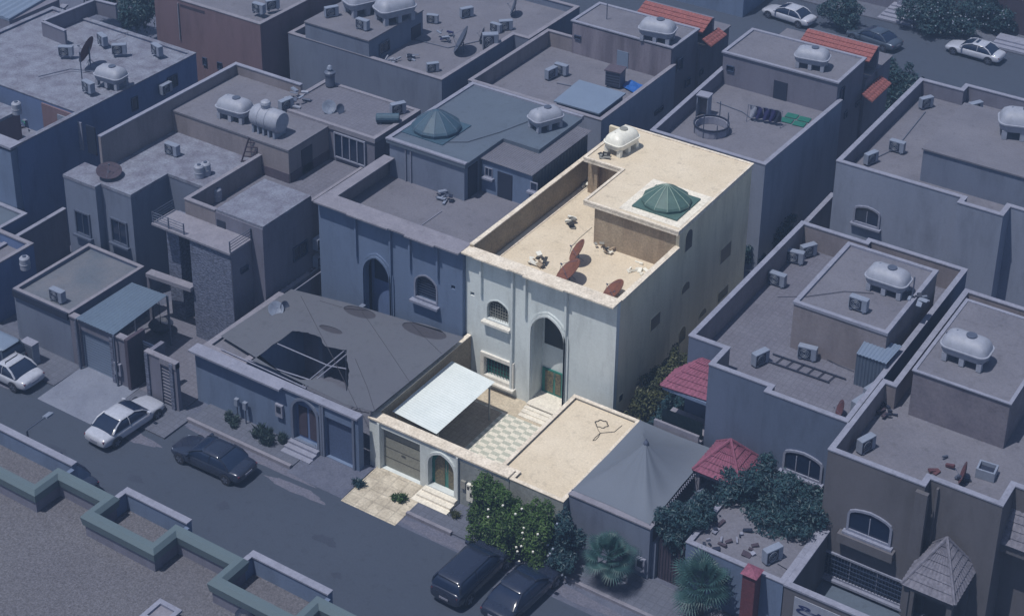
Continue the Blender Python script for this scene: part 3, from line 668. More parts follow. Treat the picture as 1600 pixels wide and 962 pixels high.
for k in range(12):
    t = 2*math.pi*k/12; mb.tube([(c0.x+r0*math.cos(t), c0.y+r0*math.sin(t), T1z+zz+.012) for r0, zz in ((1.55, .28), (1.46, .42), (1.1, .72), (.65, 1.05), (.2, 1.3))], .018, 4)
mb.build('skylight_rib', sheetS, b_)
# corrugated annexe
T2z = kz(8.75); ax_, ay_ = bx1+.002, 78.0*K
MB().box(ax_, A1-.6, ay_, ay_+.15, rz_, T2z-.15).box(A1-.75, A1-.6, ay_+.152, 83.0, rz_, T2z-.15).build('shed_wall', wallB, h1)
MB().surf(lambda u, v: (ax_-.05+(A1-.5-ax_)*u, ay_-.15+(83.6-ay_)*v, T2z-.05*u+.02*math.sin(u*2*math.pi*24)), 192, 1, .02).build('corrugated_roof', roofN, h1)
MB().surf(lambda u, v: (A1-.58+.02*math.sin(u*2*math.pi*18), ay_+(83.0-ay_)*u, rz_+.0+(T2z-rz_-.15)*v), 144, 1, .01).build('corrugated_side', sheetS, h1)
def onwall(root, axis, d, a, name, m, proud=.04):
    p = wpx(axis, d, *a); s = -1 if axis == 'Y' else 1
    return flatpoly(p, axis, d-s*.02, d+s*proud).build(name, m, root)
for a in ((778, 267, 800, 322),):
    o = onwall(h1, 'Y', ay_, a, 'door', darkN); 
window(h1, 'Y', ay_, wpx('Y', ay_, 758, 260, 770, 278), w=.05, bars=2, sill=True, proud=.05)
window(h1, 'Y', ay_, wpx('Y', ay_, 829, 283, 840, 300), w=.05, bars=1, sill=True, proud=.05)
p0, p1 = onX(731, 270, bx1-.15), onX(745, 300, bx1-.15)
flatpoly(rectp(p0.y, p1.y, rz_+.02, rz_+2.1), 'X', bx1-.17, bx1-.10).build('door', darkN, h1)
for px in (632, 640):
    q = onY(px, 230, by0); MB().tube([(q.x, by0+.09, rz_+.0), (q.x, by0+.09, T1z-.26)], .05, 6).build('drainpipe', capN, h1)
# front yard of neighbour 1
NF = 58.6; w1 = thing('boundary_wall', 'blue street wall with arched gate and garage door under the grey shade cloth', 'wall')
nt_ = 3.45; n0, n1 = onY(305, 560, NF).x, XL-.03
ga = onY(459, 650, NF).x; gb = onY(497, 680, NF).x; gpt = onY(474, 624, NF).z
g1 = arch(ga, gb, .45, gpt-.95, gpt, 12); q0 = onY(507, 640, NF).x; q1 = n1-.4; gr1 = rectp(q0, q1, .15, 2.75)
facade(rectp(n0, n1, 0, nt_), [g1, gr1], NF, .4).build('wall_panel', wallB, w1)
B(n0-.12, ga-.6, NF-.42, NF-.122, nt_+.002, nt_+.12).build('eave', capN, w1)
B(n0-.12, n1, NF-.12, NF+.42, nt_+.002, nt_+.12).build('coping', capN, w1)
flatpoly(g1, 'Y', NF+.25, NF+.3).build('gate', navyN, w1); g_ = [c for c in w1.children if c.name.startswith('gate')][0]
mb = MB(); gw = gb-ga; mb.box(ga+.1*gw, ga+.45*gw, NF+.22, NF+.245, .6, gpt-.7); mb.box(ga+.55*gw, ga+.9*gw, NF+.22, NF+.245, .6, gpt-.7); mb.build('ornament_panel', woodN, g_)
frame(offset(g1, -.14), 'Y', NF+.04, NF-.1, .15).build('gate_moulding', wallG, w1)
B(q0, q1, NF+.2, NF+.25, .15, 2.75).build('garage_door', garN, w1)
for x in (gb+.2, q0-.16, q1+.02): B(x, x+.13, NF-.1, NF-.002, 0, nt_-.05).build('pilaster', wallG, w1)
lw = thing('boundary_wall', 'pale side wall beside the trellis, between the stone house and the blue house', 'wall')
B(n0, n0+.2, NF+.42, AF-.002, 0, 3.2).build('wall_panel', wallM, lw); B(n0-.04, n0+.24, NF+.422, AF-.004, 3.202, 3.27).build('coping', capM, lw)
st = thing('entrance_steps', 'pale steps rising to the arched gate of the blue house', 'steps')
for k in range(3): B(ga-.2, gb+.15, NF-1.0+.32*k, NF+.2, .13*k, .13*k+.13).build('step', capN, st)
# annexe roof on the left part of the yard + shade cloth
ann = thing('annexe', 'low mauve-roofed annexe behind the blue street wall, beside the shade cloth', 'annexe')
x2 = onZ = Z(385, 557, 3.4).x
ax = -55.2
house(ann, [(n0+.22, NF+.43), (ax, NF+.43), (ax, 65.6), (n0+.22, 65.6)], 3.44, 3.36, wm=wallB, rm=roofN, cm=capM, t=.3, cap=.08)
cl = [tuple(Z(x, y, 3.7)[:2]) for x, y in ((345, 525), (455, 452), (545, 474), (725, 527), (583, 643), (540, 632), (440, 583))]
hole = [tuple(Z(x, y, 3.7)[:2]) for x, y in ((394, 563), (457, 517), (478, 519), (500, 527), (508, 541), (541, 547), (545, 580), (543, 612), (520, 598), (497, 592), (470, 594))]
_r = random.Random(5); h2_ = []
for i in range(len(hole)):
    p_, q_ = Vector(hole[i]), Vector(hole[(i+1) % len(hole)])
    for k in range(6): v_ = p_.lerp(q_, k/6); h2_.append((v_.x+_r.uniform(-.035, .035), v_.y+_r.uniform(-.035, .035)))
hole = h2_
def oval(cx, cy, a, b_, rot):
    c = Z(cx, cy, 3.7); pts = []
    for k in range(20):
        t = 2*math.pi*k/20; dx = a*math.cos(t); dy = b_*math.sin(t); q = Z(cx+dx*math.cos(rot)-dy*math.sin(rot), cy+dx*math.sin(rot)+dy*math.cos(rot), 3.7); pts.append((q.x, q.y))
    return pts
ov = [oval(562, 488, 26, 8, .26), oval(663, 517, 36, 10, .27), oval(517, 515, 19, 4.5, .3)]
tx = thing('shade_canopy', 'large torn grey shade cloth with oval vents covering the blue house front yard', 'canopy')
fb = facade(cl, [hole]+ov, 3.72, .02, 'Z'); c_ = fb.build('shade_cloth', clothN, tx)
for o_ in ov: MB().prism(offset(o_, -.08), 3.66, 3.675).build('vent_mesh', meshN, c_)
for a, b in (((470, 462), (560, 640)), ((560, 478), (640, 596)), ((640, 502), (690, 552)), ((500, 470), (575, 484)), ((555, 560), (585, 640))):
    MB().tube([Z(*a, 3.725), Z((a[0]+b[0])/2+4, (a[1]+b[1])/2+5, 3.722), Z(*b, 3.725)], .016, 5).build('seam', meshN, c_)
def zz(x, y, z=3.62): return Z(x, y, z)
for a, b in (((388, 562), (505, 600)), ((425, 533), (513, 571)), ((540, 546), (473, 602)), ((543, 552), (480, 604)), ((513, 571), (541, 576)), ((345, 545), (478, 606))):
    MB().tube([zz(*a), zz(*b)], .035, 6).build('frame_pole', capN, tx)
for x, y in ((478, 604), (540, 550), (388, 562), (580, 640)):
    p = Z(x, y, 3.6); MB().tube([(p.x, p.y, 0.1), (p.x, p.y, 3.6)], .04, 6).build('post', greyN, tx)
tag(B(n0+.22, n1-.1, NF+.42, AF-.01, 0, .12).build('courtyard_floor', mat('dim_yard_tiles', (.10, .11, .155), (.08, .085, .125), .7, kind='flag', ks=1.6)), None, None, kind='structure')
ir = thing('yard_room', 'small pale room with dark doorway seen through the torn shade cloth', 'room')
p, q_ = Z(445, 590, .12), Z(515, 560, .12)
B(p.x-.9, p.x+1.6, p.y+1.2, p.y+1.5, .12, 2.9).build('wall', wallM, ir); B(p.x-.6, p.x+.2, p.y+1.15, p.y+1.198, .12, 2.2).build('door', darkN, ir); B(p.x+1.602, p.x+1.9, p.y+1.2, AF-.4, .12, 2.9).build('side_wall', wallG, ir)
# ================================================================== NEIGHBOUR 2 (stone tower house)
h2 = thing('villa', 'split-level house with rough stone tower, roof terrace and white barrel tanks', 'house')
L0, L1 = -71.9, -58.7
wing = [(-73.5, 63.6), (-70.8, 63.6), (-70.8, 64.1), (-68.35, 64.1), (-68.35, 67.3), (-64.8, 67.3), (-64.8, 71.6), (L0, 71.6), (L0, 65.4), (-73.5, 65.4)]
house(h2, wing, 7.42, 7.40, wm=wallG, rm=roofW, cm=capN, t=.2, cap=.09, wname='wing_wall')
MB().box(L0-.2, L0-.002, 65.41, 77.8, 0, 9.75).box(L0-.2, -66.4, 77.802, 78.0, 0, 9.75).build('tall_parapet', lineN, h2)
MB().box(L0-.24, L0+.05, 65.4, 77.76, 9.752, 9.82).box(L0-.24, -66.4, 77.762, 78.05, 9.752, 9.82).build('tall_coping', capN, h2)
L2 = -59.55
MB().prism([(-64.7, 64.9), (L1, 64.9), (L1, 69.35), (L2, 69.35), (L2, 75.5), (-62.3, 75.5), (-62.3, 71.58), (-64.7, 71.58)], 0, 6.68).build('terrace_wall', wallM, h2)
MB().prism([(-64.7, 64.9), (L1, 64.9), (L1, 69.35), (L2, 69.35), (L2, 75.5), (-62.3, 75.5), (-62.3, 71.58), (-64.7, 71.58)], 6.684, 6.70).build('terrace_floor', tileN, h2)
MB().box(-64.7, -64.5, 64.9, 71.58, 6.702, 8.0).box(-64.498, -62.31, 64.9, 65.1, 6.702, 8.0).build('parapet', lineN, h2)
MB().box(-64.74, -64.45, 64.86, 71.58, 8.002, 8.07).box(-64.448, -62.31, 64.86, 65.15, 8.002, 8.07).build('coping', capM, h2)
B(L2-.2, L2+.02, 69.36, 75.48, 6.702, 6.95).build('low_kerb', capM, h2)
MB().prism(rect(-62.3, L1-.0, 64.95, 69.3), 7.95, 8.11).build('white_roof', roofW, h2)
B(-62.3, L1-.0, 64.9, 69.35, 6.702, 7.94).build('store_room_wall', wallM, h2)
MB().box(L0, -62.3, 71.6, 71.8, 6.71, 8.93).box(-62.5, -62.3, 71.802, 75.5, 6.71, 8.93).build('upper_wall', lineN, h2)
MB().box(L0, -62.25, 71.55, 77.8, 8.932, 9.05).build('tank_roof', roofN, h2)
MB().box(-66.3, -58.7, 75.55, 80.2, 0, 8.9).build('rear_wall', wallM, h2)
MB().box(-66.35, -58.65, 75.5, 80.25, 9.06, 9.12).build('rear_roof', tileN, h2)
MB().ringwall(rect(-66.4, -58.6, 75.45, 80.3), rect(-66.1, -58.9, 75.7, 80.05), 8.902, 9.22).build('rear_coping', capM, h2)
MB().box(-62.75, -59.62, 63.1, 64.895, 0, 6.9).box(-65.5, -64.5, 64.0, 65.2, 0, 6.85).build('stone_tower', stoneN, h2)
B(-59.64, -59.6, 63.12, 64.89, 0, 6.89).build('tower_side', wallM, h2)
bal = MB().box(-65.6, -59.52, 62.95, 64.89, 6.9, 7.03).build('balcony_slab', capM, h2)
for zt in (7.2, 7.38, 7.56, 7.74): MB().tube([(-65.55, 64.8, zt), (-65.55, 63.05, zt), (-63.1, 63.05, zt)], .022, 5).build('rail', greyN, bal); MB().tube([(-59.57, 63.05, zt), (-59.57, 64.85, zt)], .022, 5).build('rail', greyN, bal)
for x, y in ((-65.55, 63.05), (-63.1, 63.05), (-59.57, 63.05), (-59.57, 64.85), (-64.3, 63.05)): B(x-.03, x+.03, y-.03, y+.03, 7.03, 7.78).build('baluster', greyN, bal)
onwall(h2, 'Y', 64.9, (339, 342, 353, 361), 'door', darkN)
window(h2, 'Y', 63.6, wpx('Y', 63.6, 117, 326, 144, 372), w=.1, fm=greyN, bars=2, sill=True)
window(h2, 'Y', 64.1, wpx('Y', 64.1, 173, 338, 202, 386), w=.1, fm=greyN, bars=2, sill=True)
window(h2, 'X', L1, wpx('X', L1, 458, 373, 479, 410), w=.06, fm=grilN, bars=2, sill=False)
window(h2, 'X', -59.6, wpx('X', -59.6, 376, 412, 387, 428), w=.05, fm=grilN, bars=1, sill=False)
onwall(h2, 'X', -62.3, (472, 225, 487, 272), 'door', darkN)
sl_ = wpx('Y', 75.55, 524, 206, 572, 259); sd = flatpoly(sl_, 'Y', 75.53, 75.47).build('sliding_door', glassN, h2)
frame(offset(sl_, -.05), 'Y', 75.53, 75.4, .09).build('frame', frameN, sd); u0_, u1_ = sl_[0][0], sl_[1][0]
for k in (1, 2, 3): B(u0_+(u1_-u0_)*k/4-.04, u0_+(u1_-u0_)*k/4+.04, 75.42, 75.465, sl_[0][1], sl_[2][1]).build('mullion', frameN, sd)
MB().box(-64.65, -62.32, 71.57, 71.598, 6.71, 7.35).box(-62.298, -62.26, 71.7, 75.49, 6.71, 7.35).build('stone_skirting', stoneD, h2)
# stone house front yard
HF = 57.1
a2 = thing('annexe', 'low front annexe with patched grey roof beside the steel carport of the stone house', 'annexe')
house(a2, [(-71.35, HF), (-66.75, HF), (-66.75, 63.15), (-71.35, 63.15)], 3.5, 3.3, wm=wallG, rm=mat('patched_grey_roof', (.125, .13, .16), (.08, .10, .14), .35, fine=.1, contrast=.8), cm=capM, t=.16, cap=.06)
B(-71.3, -66.8, HF-.15, HF-.002, 3.1, 3.55).build('dark_fascia', darkN, a2)
w2 = thing('boundary_wall', 'street wall of the stone house with pale roller garage door and slatted gate', 'wall')
q0, q1 = onY(127, 540, HF).x, onY(174, 560, HF).x
facade(rectp(-66.74, -62.35, 0, 3.35), [rectp(q0, q1, .12, 2.75)], HF, .3).build('wall_panel', wallM, w2)
B(-66.74, -62.3, HF-.08, HF+.34, 3.352, 3.45).build('coping', capM, w2)
gg = B(q0, q1, HF+.15, HF+.2, .12, 2.75).build('garage_door', sheetN, w2)
mb = MB(); [mb.box(q0, q1, HF+.14, HF+.149, .12+.18*k, .135+.18*k) for k in range(1, 15)]; mb.build('slat_joint', greyN, gg)
B(-62.34, -62.1, HF-.1, HF+1.3, 0, 3.5).build('gate_pier', woodN, w2)
g_ = B(-62.08, -60.9, HF+1.0, HF+1.06, .1, 2.9).build('gate', grilN, w2)
mb = MB(); [mb.box(-62.08, -60.9, HF+.97, HF+.999, .25+.2*k, .33+.2*k) for k in range(13)]; mb.build('slat', darkN, g_)
MB().box(-60.88, -60.6, HF, HF+1.3, 0, 3.2).box(-60.6, -59.75, HF+.0, HF+.25, 0, 3.2).box(-58.95, n0-.03, HF, HF+.25, 0, 3.2).build('wall_return', wallM, w2)
MB().box(-60.9, -59.74, HF-.05, HF+.3, 3.202, 3.28).box(-59.74, n0-.03, HF-.05, HF+.3, 2.9, 3.28).build('return_coping', capM, w2)
g_ = B(-59.75, -58.95, HF+.1, HF+.14, .1, 2.9).build('side_gate', grilN, w2)
mb = MB(); [mb.box(-59.73, -58.97, HF+.07, HF+.099, .25+.22*k, .33+.22*k) for k in range(12)]; mb.build('slat', capM, g_)
for x in (q0-.3, q1+.06, -60.85, -59.0): B(x, x+.24, HF-.1, HF-.002, 0, 3.2).build('stone_pier', stoneN, w2)
cp2 = thing('carport', 'patched grey steel sheet carport roof beside the stone tower', 'carport')
q = [Z(118, 497, 3.6), Z(177, 523, 3.6), Z(261, 461, 3.6), Z(206, 441, 3.6)]
MB().surf(lambda u, v: q[0].lerp(q[1], u).lerp(q[3].lerp(q[2], u), v)+Vector((0, 0, .015*math.sin(u*2*math.pi*12))), 96, 1, .02).build('steel_roof', sheetS, cp2)
for i in range(4): MB().box(q[i].x-.05, q[i].x+.05, q[i].y-.05, q[i].y+.05, .1, 3.55).build('post', greyN, cp2)
cw = thing('canopy_beam', 'pale concrete beam spanning the dark yard beside the stone tower', 'beam')
p, q_ = Z(232, 424, 3.6), Z(302, 448, 3.6)
MB().bar((p.x, p.y, 3.5), (q_.x, q_.y, 3.5), .55, .25).build('beam', capM, cw); MB().box(p.x-.1, p.x+.1, p.y-.1, p.y+.1, 0, 3.37).build('column', wallM, cw)
tag(B(-66.7, n0-.03, HF+.3, 65.7, 0, .1).build('courtyard_floor', tileN), None, None, kind='structure')
# ================================================================== HOUSE 3 (far left)
h3 = thing('villa', 'navy-sided house with wide weathered white roof at the left edge', 'house')
q1_, q3_ = Z(33, 143, 8.1), Z(30, 171, 8.1)
yc, xr, yr = q1_.y, q3_.x, q3_.y
house(h3, [(-92, yc), (-77.9, yc), (-77.9, 80.3), (-92, 80.3)], 8.0, 7.9, wm=navyN, rm=roofW, cm=roofW, t=.3, cap=.07)
house(h3, [(-92, 64.0), (xr, 64.0), (xr, yr), (-92, yr)], 8.0, 7.98, wm=wallO, rm=roofW, cm=roofW, t=.3, cap=.08, wname='court_room')
MB().box(-78.15, -77.9, 64.0, yc-.002, 0, 8.0).build('court_side_wall', navyN, h3); MB().box(-78.2, -77.85, 64.0, yc-.03, 8.002, 8.07).build('court_coping', roofW, h3)
B(xr+.002, -78.16, 64.0, 64.25, 0, 8.0).build('court_front_wall', wallB, h3)
B(xr-3, -78.16, 64.26, yc-.01, 5.3, 5.45).build('court_floor', roofW, h3)
B(xr+.1, -78.3, yc-.12, yc-.01, 5.46, 7.85).build('court_back_wall', wallO, h3)
for x, w_, m_ in ((xr+1.6, .9, acN), (xr+2.9, .9, frameN), (xr+4.2, .8, darkN)): B(x, x+w_, yc-.2, yc-.125, 5.46, 7.5).build('door', m_, h3)
B(-91.9, -78.0, 63.5, 63.99, 0, 7.7).build('front_wall', wallB, h3)
B(-92.0, -77.85, 63.4, 64.35, 7.92, 8.08).build('front_coping', capN, h3)
window(h3, 'X', -77.9, wpx('X', -77.9, 262, 114, 276, 141), w=.06, fm=grilN, bars=2, sill=False)
window(h3, 'X', -77.9, wpx('X', -77.9, 206, 149, 214, 175), w=.05, fm=grilN, bars=1, sill=False)
q = [Z(68, 52, 8.1), Z(104, 67, 8.1), Z(150, 18, 8.1), Z(183, 26, 8.1)]
pp = thing('parapet_wall', 'freestanding pale parapet corner at the back of the weathered white roof', 'wall')
for a, b in ((0, 1), (0, 2), (2, 3)): MB().bar((q[a].x, q[a].y, 8.45), (q[b].x, q[b].y, 8.45), .18, 1.1).build('wall_panel', wallM, pp); MB().bar((q[a].x, q[a].y, 9.03), (q[b].x, q[b].y, 9.03), .26, .06).build('coping', capN, pp)
# side lane wall, far-left annexe
w3 = thing('boundary_wall', 'dark lane wall between the navy-sided house and the front annexe', 'wall')
a, b = Z(17, 376, 3.3), Z(101, 326, 3.3)
MB().bar((a.x, a.y-2, 1.65), (b.x, b.y, 1.65), .22, 3.3).build('wall_panel', wallM, w3); MB().bar((a.x, a.y-2, 3.34), (b.x, b.y, 3.34), .3, .07).build('coping', capN, w3)
fa = thing('annexe', 'small dark-trimmed annexe with blue-grey roof at the far left edge', 'annexe')
house(fa, [(-85, 56.8), (-73.6, 56.8), (-73.6, 60.8), (-85, 60.8)], 3.9, 3.2, wm=navyN, rm=roofN, cm=capM, t=.2, cap=.1)
house(fa, [(-85, 60.85), (-77.0, 60.85), (-77.0, 63.4), (-85, 63.4)], 3.6, 3.55, wm=navyN, rm=roofB, cm=capN, t=.2, cap=.1, wname='rear_wall')
# far-left top building and lane
h4 = thing('villa', 'long mauve-walled building with pale ribbed roof in the top left corner', 'house')
p, q_ = Z(0, 98, 4.2), Z(102, 8, 4.2)
MB().prism([(p.x-12, p.y), (p.x, p.y), (q_.x, q_.y), (q_.x-12, q_.y)], 0, 4.15).build('wall', wallM, h4)
MB().bar((p.x, p.y, 4.2), (q_.x, q_.y, 4.2), .5, .14).build('coping', capN, h4)
a, b = Z(14, 30, 5.3), Z(80, -8, 5.3)
MB().surf(lambda u, v: a.lerp(b, v)+Vector((-8*u, 0, .04*math.sin(u*2*math.pi*14)+.5*u)), 84, 1, .25).build('ribbed_roof', sheetN, h4)
B(a.x-8, a.x, a.y, b.y, 4.1, 5.1).build('upper_wall', wallM, h4)
pa_, pb_ = onX(2, 90, p.x), onX(14, 85, p.x)
flatpoly(rectp(pa_.y, pb_.y+.3, .05, 2.3), 'X', p.x-.1, p.x+.1).build('door', woodN, h4)
# ================================================================== REAR ROW
t1 = thing('villa', 'tall brown-rendered house at the top left with dark side wall', 'house')
house(t1, [(-86.2, 84.9), (-75.95, 84.9), (-75.95, 101), (-86.2, 101)], 9.0, 8.8, wm=wallO, rm=roofN, cm=capM, t=.25, cap=.06)
window(t1, 'Y', 84.9, wpx('Y', 84.9, 317, 89, 324, 103), w=.04, fm=grilN, bars=1, sill=False); window(t1, 'Y', 84.9, wpx('Y', 84.9, 340, 96, 348, 110), w=.04, fm=grilN, bars=1, sill=False)
onwall(t1, 'Y', 84.9, (279, 5, 282, 62), 'drainpipe', capM, .1)
onwall(t1, 'Y', 84.9, (281, 6, 320, 22), 'recess', woodN, .02)
t2_ = thing('villa', 'long grey house with raised stair block behind the tiled terrace', 'house')
house(t2_, [(-75.2, 87.0), (-61.7, 87.0), (-61.7, 96), (-60.4, 96), (-60.4, 103), (-75.2, 103)], 7.75, 7.2, wm=wallG, rm=roofN, cm=capM, t=.25, cap=.06)
MB().prism(rect(-73.6, -67.9, 87.01, 93.4), 7.2, 9.0).build('stair_block_wall', wallG, t2_); MB().prism(rect(-73.65, -67.85, 86.95, 93.45), 9.002, 9.1).build('stair_block_roof', roofN, t2_)
window(t2_, 'X', -67.9, wpx('X', -67.9, 592, 60, 608, 88), w=.06, fm=greyN, bars=2, sill=False); onwall(t2_, 'X', -67.9, (643, 36, 657, 84), 'door', darkN)
window(t2_, 'X', -60.4, wpx('X', -60.4, 790, 108, 821, 140), w=.05, fm=grilN, bars=2, sill=False)
t3_ = thing('villa', 'grey house with blue tarp, metal roof shed and red tile trim at the top', 'house')
house(t3_, [(-60.2, 88.0), (-49.7, 88.0), (-49.7, 98.2), (-60.2, 98.2)], 7.75, 6.6, wm=wallL, rm=roofN, cm=capM, t=.22, cap=.06, lining=lineN)
MB().prism(rect(-58.0, -49.9, 98.0, 101.8), 0, 9.0).build('stair_block_wall', wallM, t3_)
B(-57.95, -49.95, 97.9, 97.99, 6.6, 8.98).build('stained_front', mat('streaky_render', (.19, .175, .225), (.11, .10, .135), 1.6, streak=True, fine=.1, contrast=.8), t3_)
MB().prism(rect(-58.1, -49.8, 98.3, 101.9), 9.002, 9.06).build('stair_block_roof', roofN, t3_)
MB().ringwall(rect(-58.1, -49.8, 97.85, 101.9), rect(-57.85, -50.05, 98.1, 101.65), 9.065, 9.15).build('stair_block_coping', capN, t3_)
onwall(t3_, 'Y', 97.9, (965, 78, 981, 111), 'door', sheetN, .05); window(t3_, 'Y', 97.9, wpx('Y', 97.9, 898, 54, 908, 63), w=.04, fm=grilN, bars=1, sill=False)
for a in ((1058, 88, 1066, 112), (1022, 164, 1036, 181), (1070, 120, 1078, 138), (1092, 107, 1098, 119)): window(t3_, 'X', -49.7, wpx('X', -49.7, *a), w=.04, fm=grilN, bars=1, sill=False)
q = [Z(865, 158, 7.9), Z(936, 178, 7.9), Z(978, 146, 7.9), Z(905, 125, 7.9)]
sh = thing('roof_shed', 'pale blue flat-roofed metal shed on the grey roof by the blue tarp', 'shed')
MB().prism([(v.x, v.y) for v in q], 7.82, 7.92).build('shed_roof', sheetN, sh); MB().prism(offset([(v.x, v.y) for v in q], .15), 6.6, 7.81).build('shed_wall', wallB, sh)
def tiled(A, Bp, Cp, D, mt_, name, parent, nu=None, nv=None, th=.06):
    """pitched tiled face: eave A->B, top D->C"""
    A, Bp, Cp, D = map(Vector, (A, Bp, Cp, D)); W = (Bp-A).length; Hh = ((D+Cp)/2-(A+Bp)/2).length
    nu = nu or max(2, int(W/.26)); nv = nv or max(2, int(Hh/.34)); n = (Bp-A).cross(D-A+(Cp-Bp)).normalized(); n = n if n.z > 0 else -n
    def fn(u, v):
        r = v*nv; fr = r-math.floor(r+1e-6); uu = u*W
        return A.lerp(Bp, u).lerp(D.lerp(Cp, u), v)+n*(.035*abs(math.sin(math.pi*u*nu))+.05*(1-fr))
    mb = MB(); g = []
    vv = []
    for k in range(nv): vv += [k/nv+1e-4, (k+1)/nv-2e-3]
    W_ = nu*6
    rows = [[fn(i/W_, v) for i in range(W_+1)] for v in vv]
    vs = [p for r in rows for p in r]; k = len(vs); vs += [p-n*th-Vector((0, 0, .05)) for p in vs]; w_ = W_+1; fs = []
    for j in range(len(rows)-1):
        for i in range(W_): a = j*w_+i; fs += [(a, a+1, a+1+w_, a+w_), (k+a, k+a+w_, k+a+1+w_, k+a+1)]
    for i in range(W_): fs.append((i+1, i, k+i, k+i+1))
    for j in range(len(rows)-1): fs += [(j*w_, (j+1)*w_, k+(j+1)*w_, k+j*w_), ((j+1)*w_+W_, j*w_+W_, k+j*w_+W_, k+(j+1)*w_+W_)]
    return mb.add(vs, fs).build(name, mt_, parent)
def strip_roof(root, a, b, c, d, z1, z2, m_):
    A_, B_, C_, D_ = Z(*a, z1), Z(*b, z1), Z(*c, z2), Z(*d, z2); return tiled(A_, B_, C_, D_, m_, 'tile_roof', root)
def strip_xyz(root, x0, x1, ya, za, yb, zb, m_): return tiled((x0, ya, za), (x1, ya, za), (x1, yb, zb), (x0, yb, zb), m_, 'tile_roof', root)
MB().box(-56.5, -49.7, 101.92, 106.5, 0, 7.6).build('rear_wall', wallM, t3_); MB().box(-56.6, -49.6, 101.93, 106.6, 7.61, 7.7).build('rear_roof', roofN, t3_)
strip_xyz(t3_, -55.2, -49.7, 102.1, 8.75, 103.6, 9.35, tileOr); tiled((-49.65, 102.0, 8.3), (-48.9, 102.0, 7.9), (-48.9, 104.5, 7.9), (-49.65, 104.5, 8.3), tileOr, 'tile_eave', t3_); MB().box(-55.2, -49.7, 103.62, 103.9, 7, 9.3).build('gable_wall', wallM, t3_)
t4_ = thing('villa', 'mauve house with small round cage, laundry and red tile eaves behind the cream villa', 'house')
house(t4_, [(-46.4, 88.6), (-38.25, 88.6), (-37.9, 99.7), (-46.9, 99.7)], 7.75, 6.7, wm=wallL, rm=roofN, cm=capN, t=.22, cap=.06, lining=wallM)
MB().prism(rect(-46.7, -38.2, 99.4, 104.0), 0, 9.0).build('stair_block_wall', wallM, t4_); MB().prism(rect(-46.6, -38.25, 99.6, 103.9), 9.002, 9.05).build('stair_block_roof', roofN, t4_)
MB().ringwall(rect(-46.8, -38.1, 99.3, 104.1), rect(-46.55, -38.35, 99.55, 103.85), 9.052, 9.16).build('stair_block_coping', capN, t4_)
onwall(t4_, 'Y', 99.4, (1210, 125, 1228, 165), 'door', darkN); window(t4_, 'Y', 99.4, wpx('Y', 99.4, 1136, 101, 1147, 113), w=.04, fm=grilN, bars=1, sill=False)
for a in ((1311, 134, 1319, 162), (1276, 219, 1289, 238), (1318, 172, 1323, 186), (1336, 156, 1342, 168), (1237, 322, 1249, 342)): window(t4_, 'X', -38.2, wpx('X', -38.2, *a), w=.05, fm=capN if a[0] == 1237 else grilN, bars=1, sill=False)
MB().box(-46.0, -38.0, 104.12, 108.6, 0, 7.5).build('rear_wall', wallM, t4_); MB().box(-46.1, -37.9, 104.13, 108.7, 7.51, 7.6).build('rear_roof', roofN, t4_)
strip_xyz(t4_, -43.3, -38.0, 104.3, 8.75, 105.8, 9.35, tileOr); MB().box(-43.3, -38.0, 105.82, 106.1, 7, 9.3).build('gable_wall', wallM, t4_)
tiled((-37.85, 103.0, 6.9), (-37.0, 103.0, 6.5), (-37.0, 106.5, 6.5), (-37.85, 106.5, 6.9), tileOr, 'tile_eave', t4_)
mb = MB(); p, q_ = Z(1240, 48, 9), Z(1295, 38, 9)
t5_ = thing('villa', 'broad blue-grey house at the right edge with raised roof block', 'house')
house(t5_, [(-34.8, 91.6), (-26.7, 91.6), (-26.7, 90.9), (-23.9, 90.9), (-23.9, 92.2), (-12, 92.2), (-12, 106.8), (-31.9, 106.8), (-31.9, 105.9), (-34.8, 105.9)], 7.75, 6.7, wm=wallL, rm=roofN, cm=capN, t=.25, cap=.07, lining=wallM)
a, b = Z(1437, 282, 6.7), Z(1577, 330, 6.7); MB().prism(rect(a.x, -13, a.y, 101.5), 6.7, 8.9).build('raised_wall', wallG, t5_)
MB().prism(rect(a.x-.1, -12.9, a.y-.1, 101.6), 8.902, 9.0).build('raised_roof', roofN, t5_)
wn = wpx('Y', 91.6, 1336, 316, 1374, 358); window(t5_, 'Y', 91.6, arch(wn[0][0], wn[1][0], wn[0][1], wn[2][1]-.4, wn[2][1]), w=.12, bars=2, sill=True)
# alley walls
w4 = thing('boundary_wall', 'pale lane wall behind the beige-parapet house at the right', 'wall')
a, b = Z(1263, 345, 3.0), Z(1302, 303, 3.0); MB().bar((a.x, a.y-3, 1.5), (b.x, b.y, 1.5), .25, 3).build('wall_panel', wallM, w4); MB().bar((a.x, a.y-3, 3.04), (b.x, b.y, 3.04), .33, .07).build('coping', capN, w4)
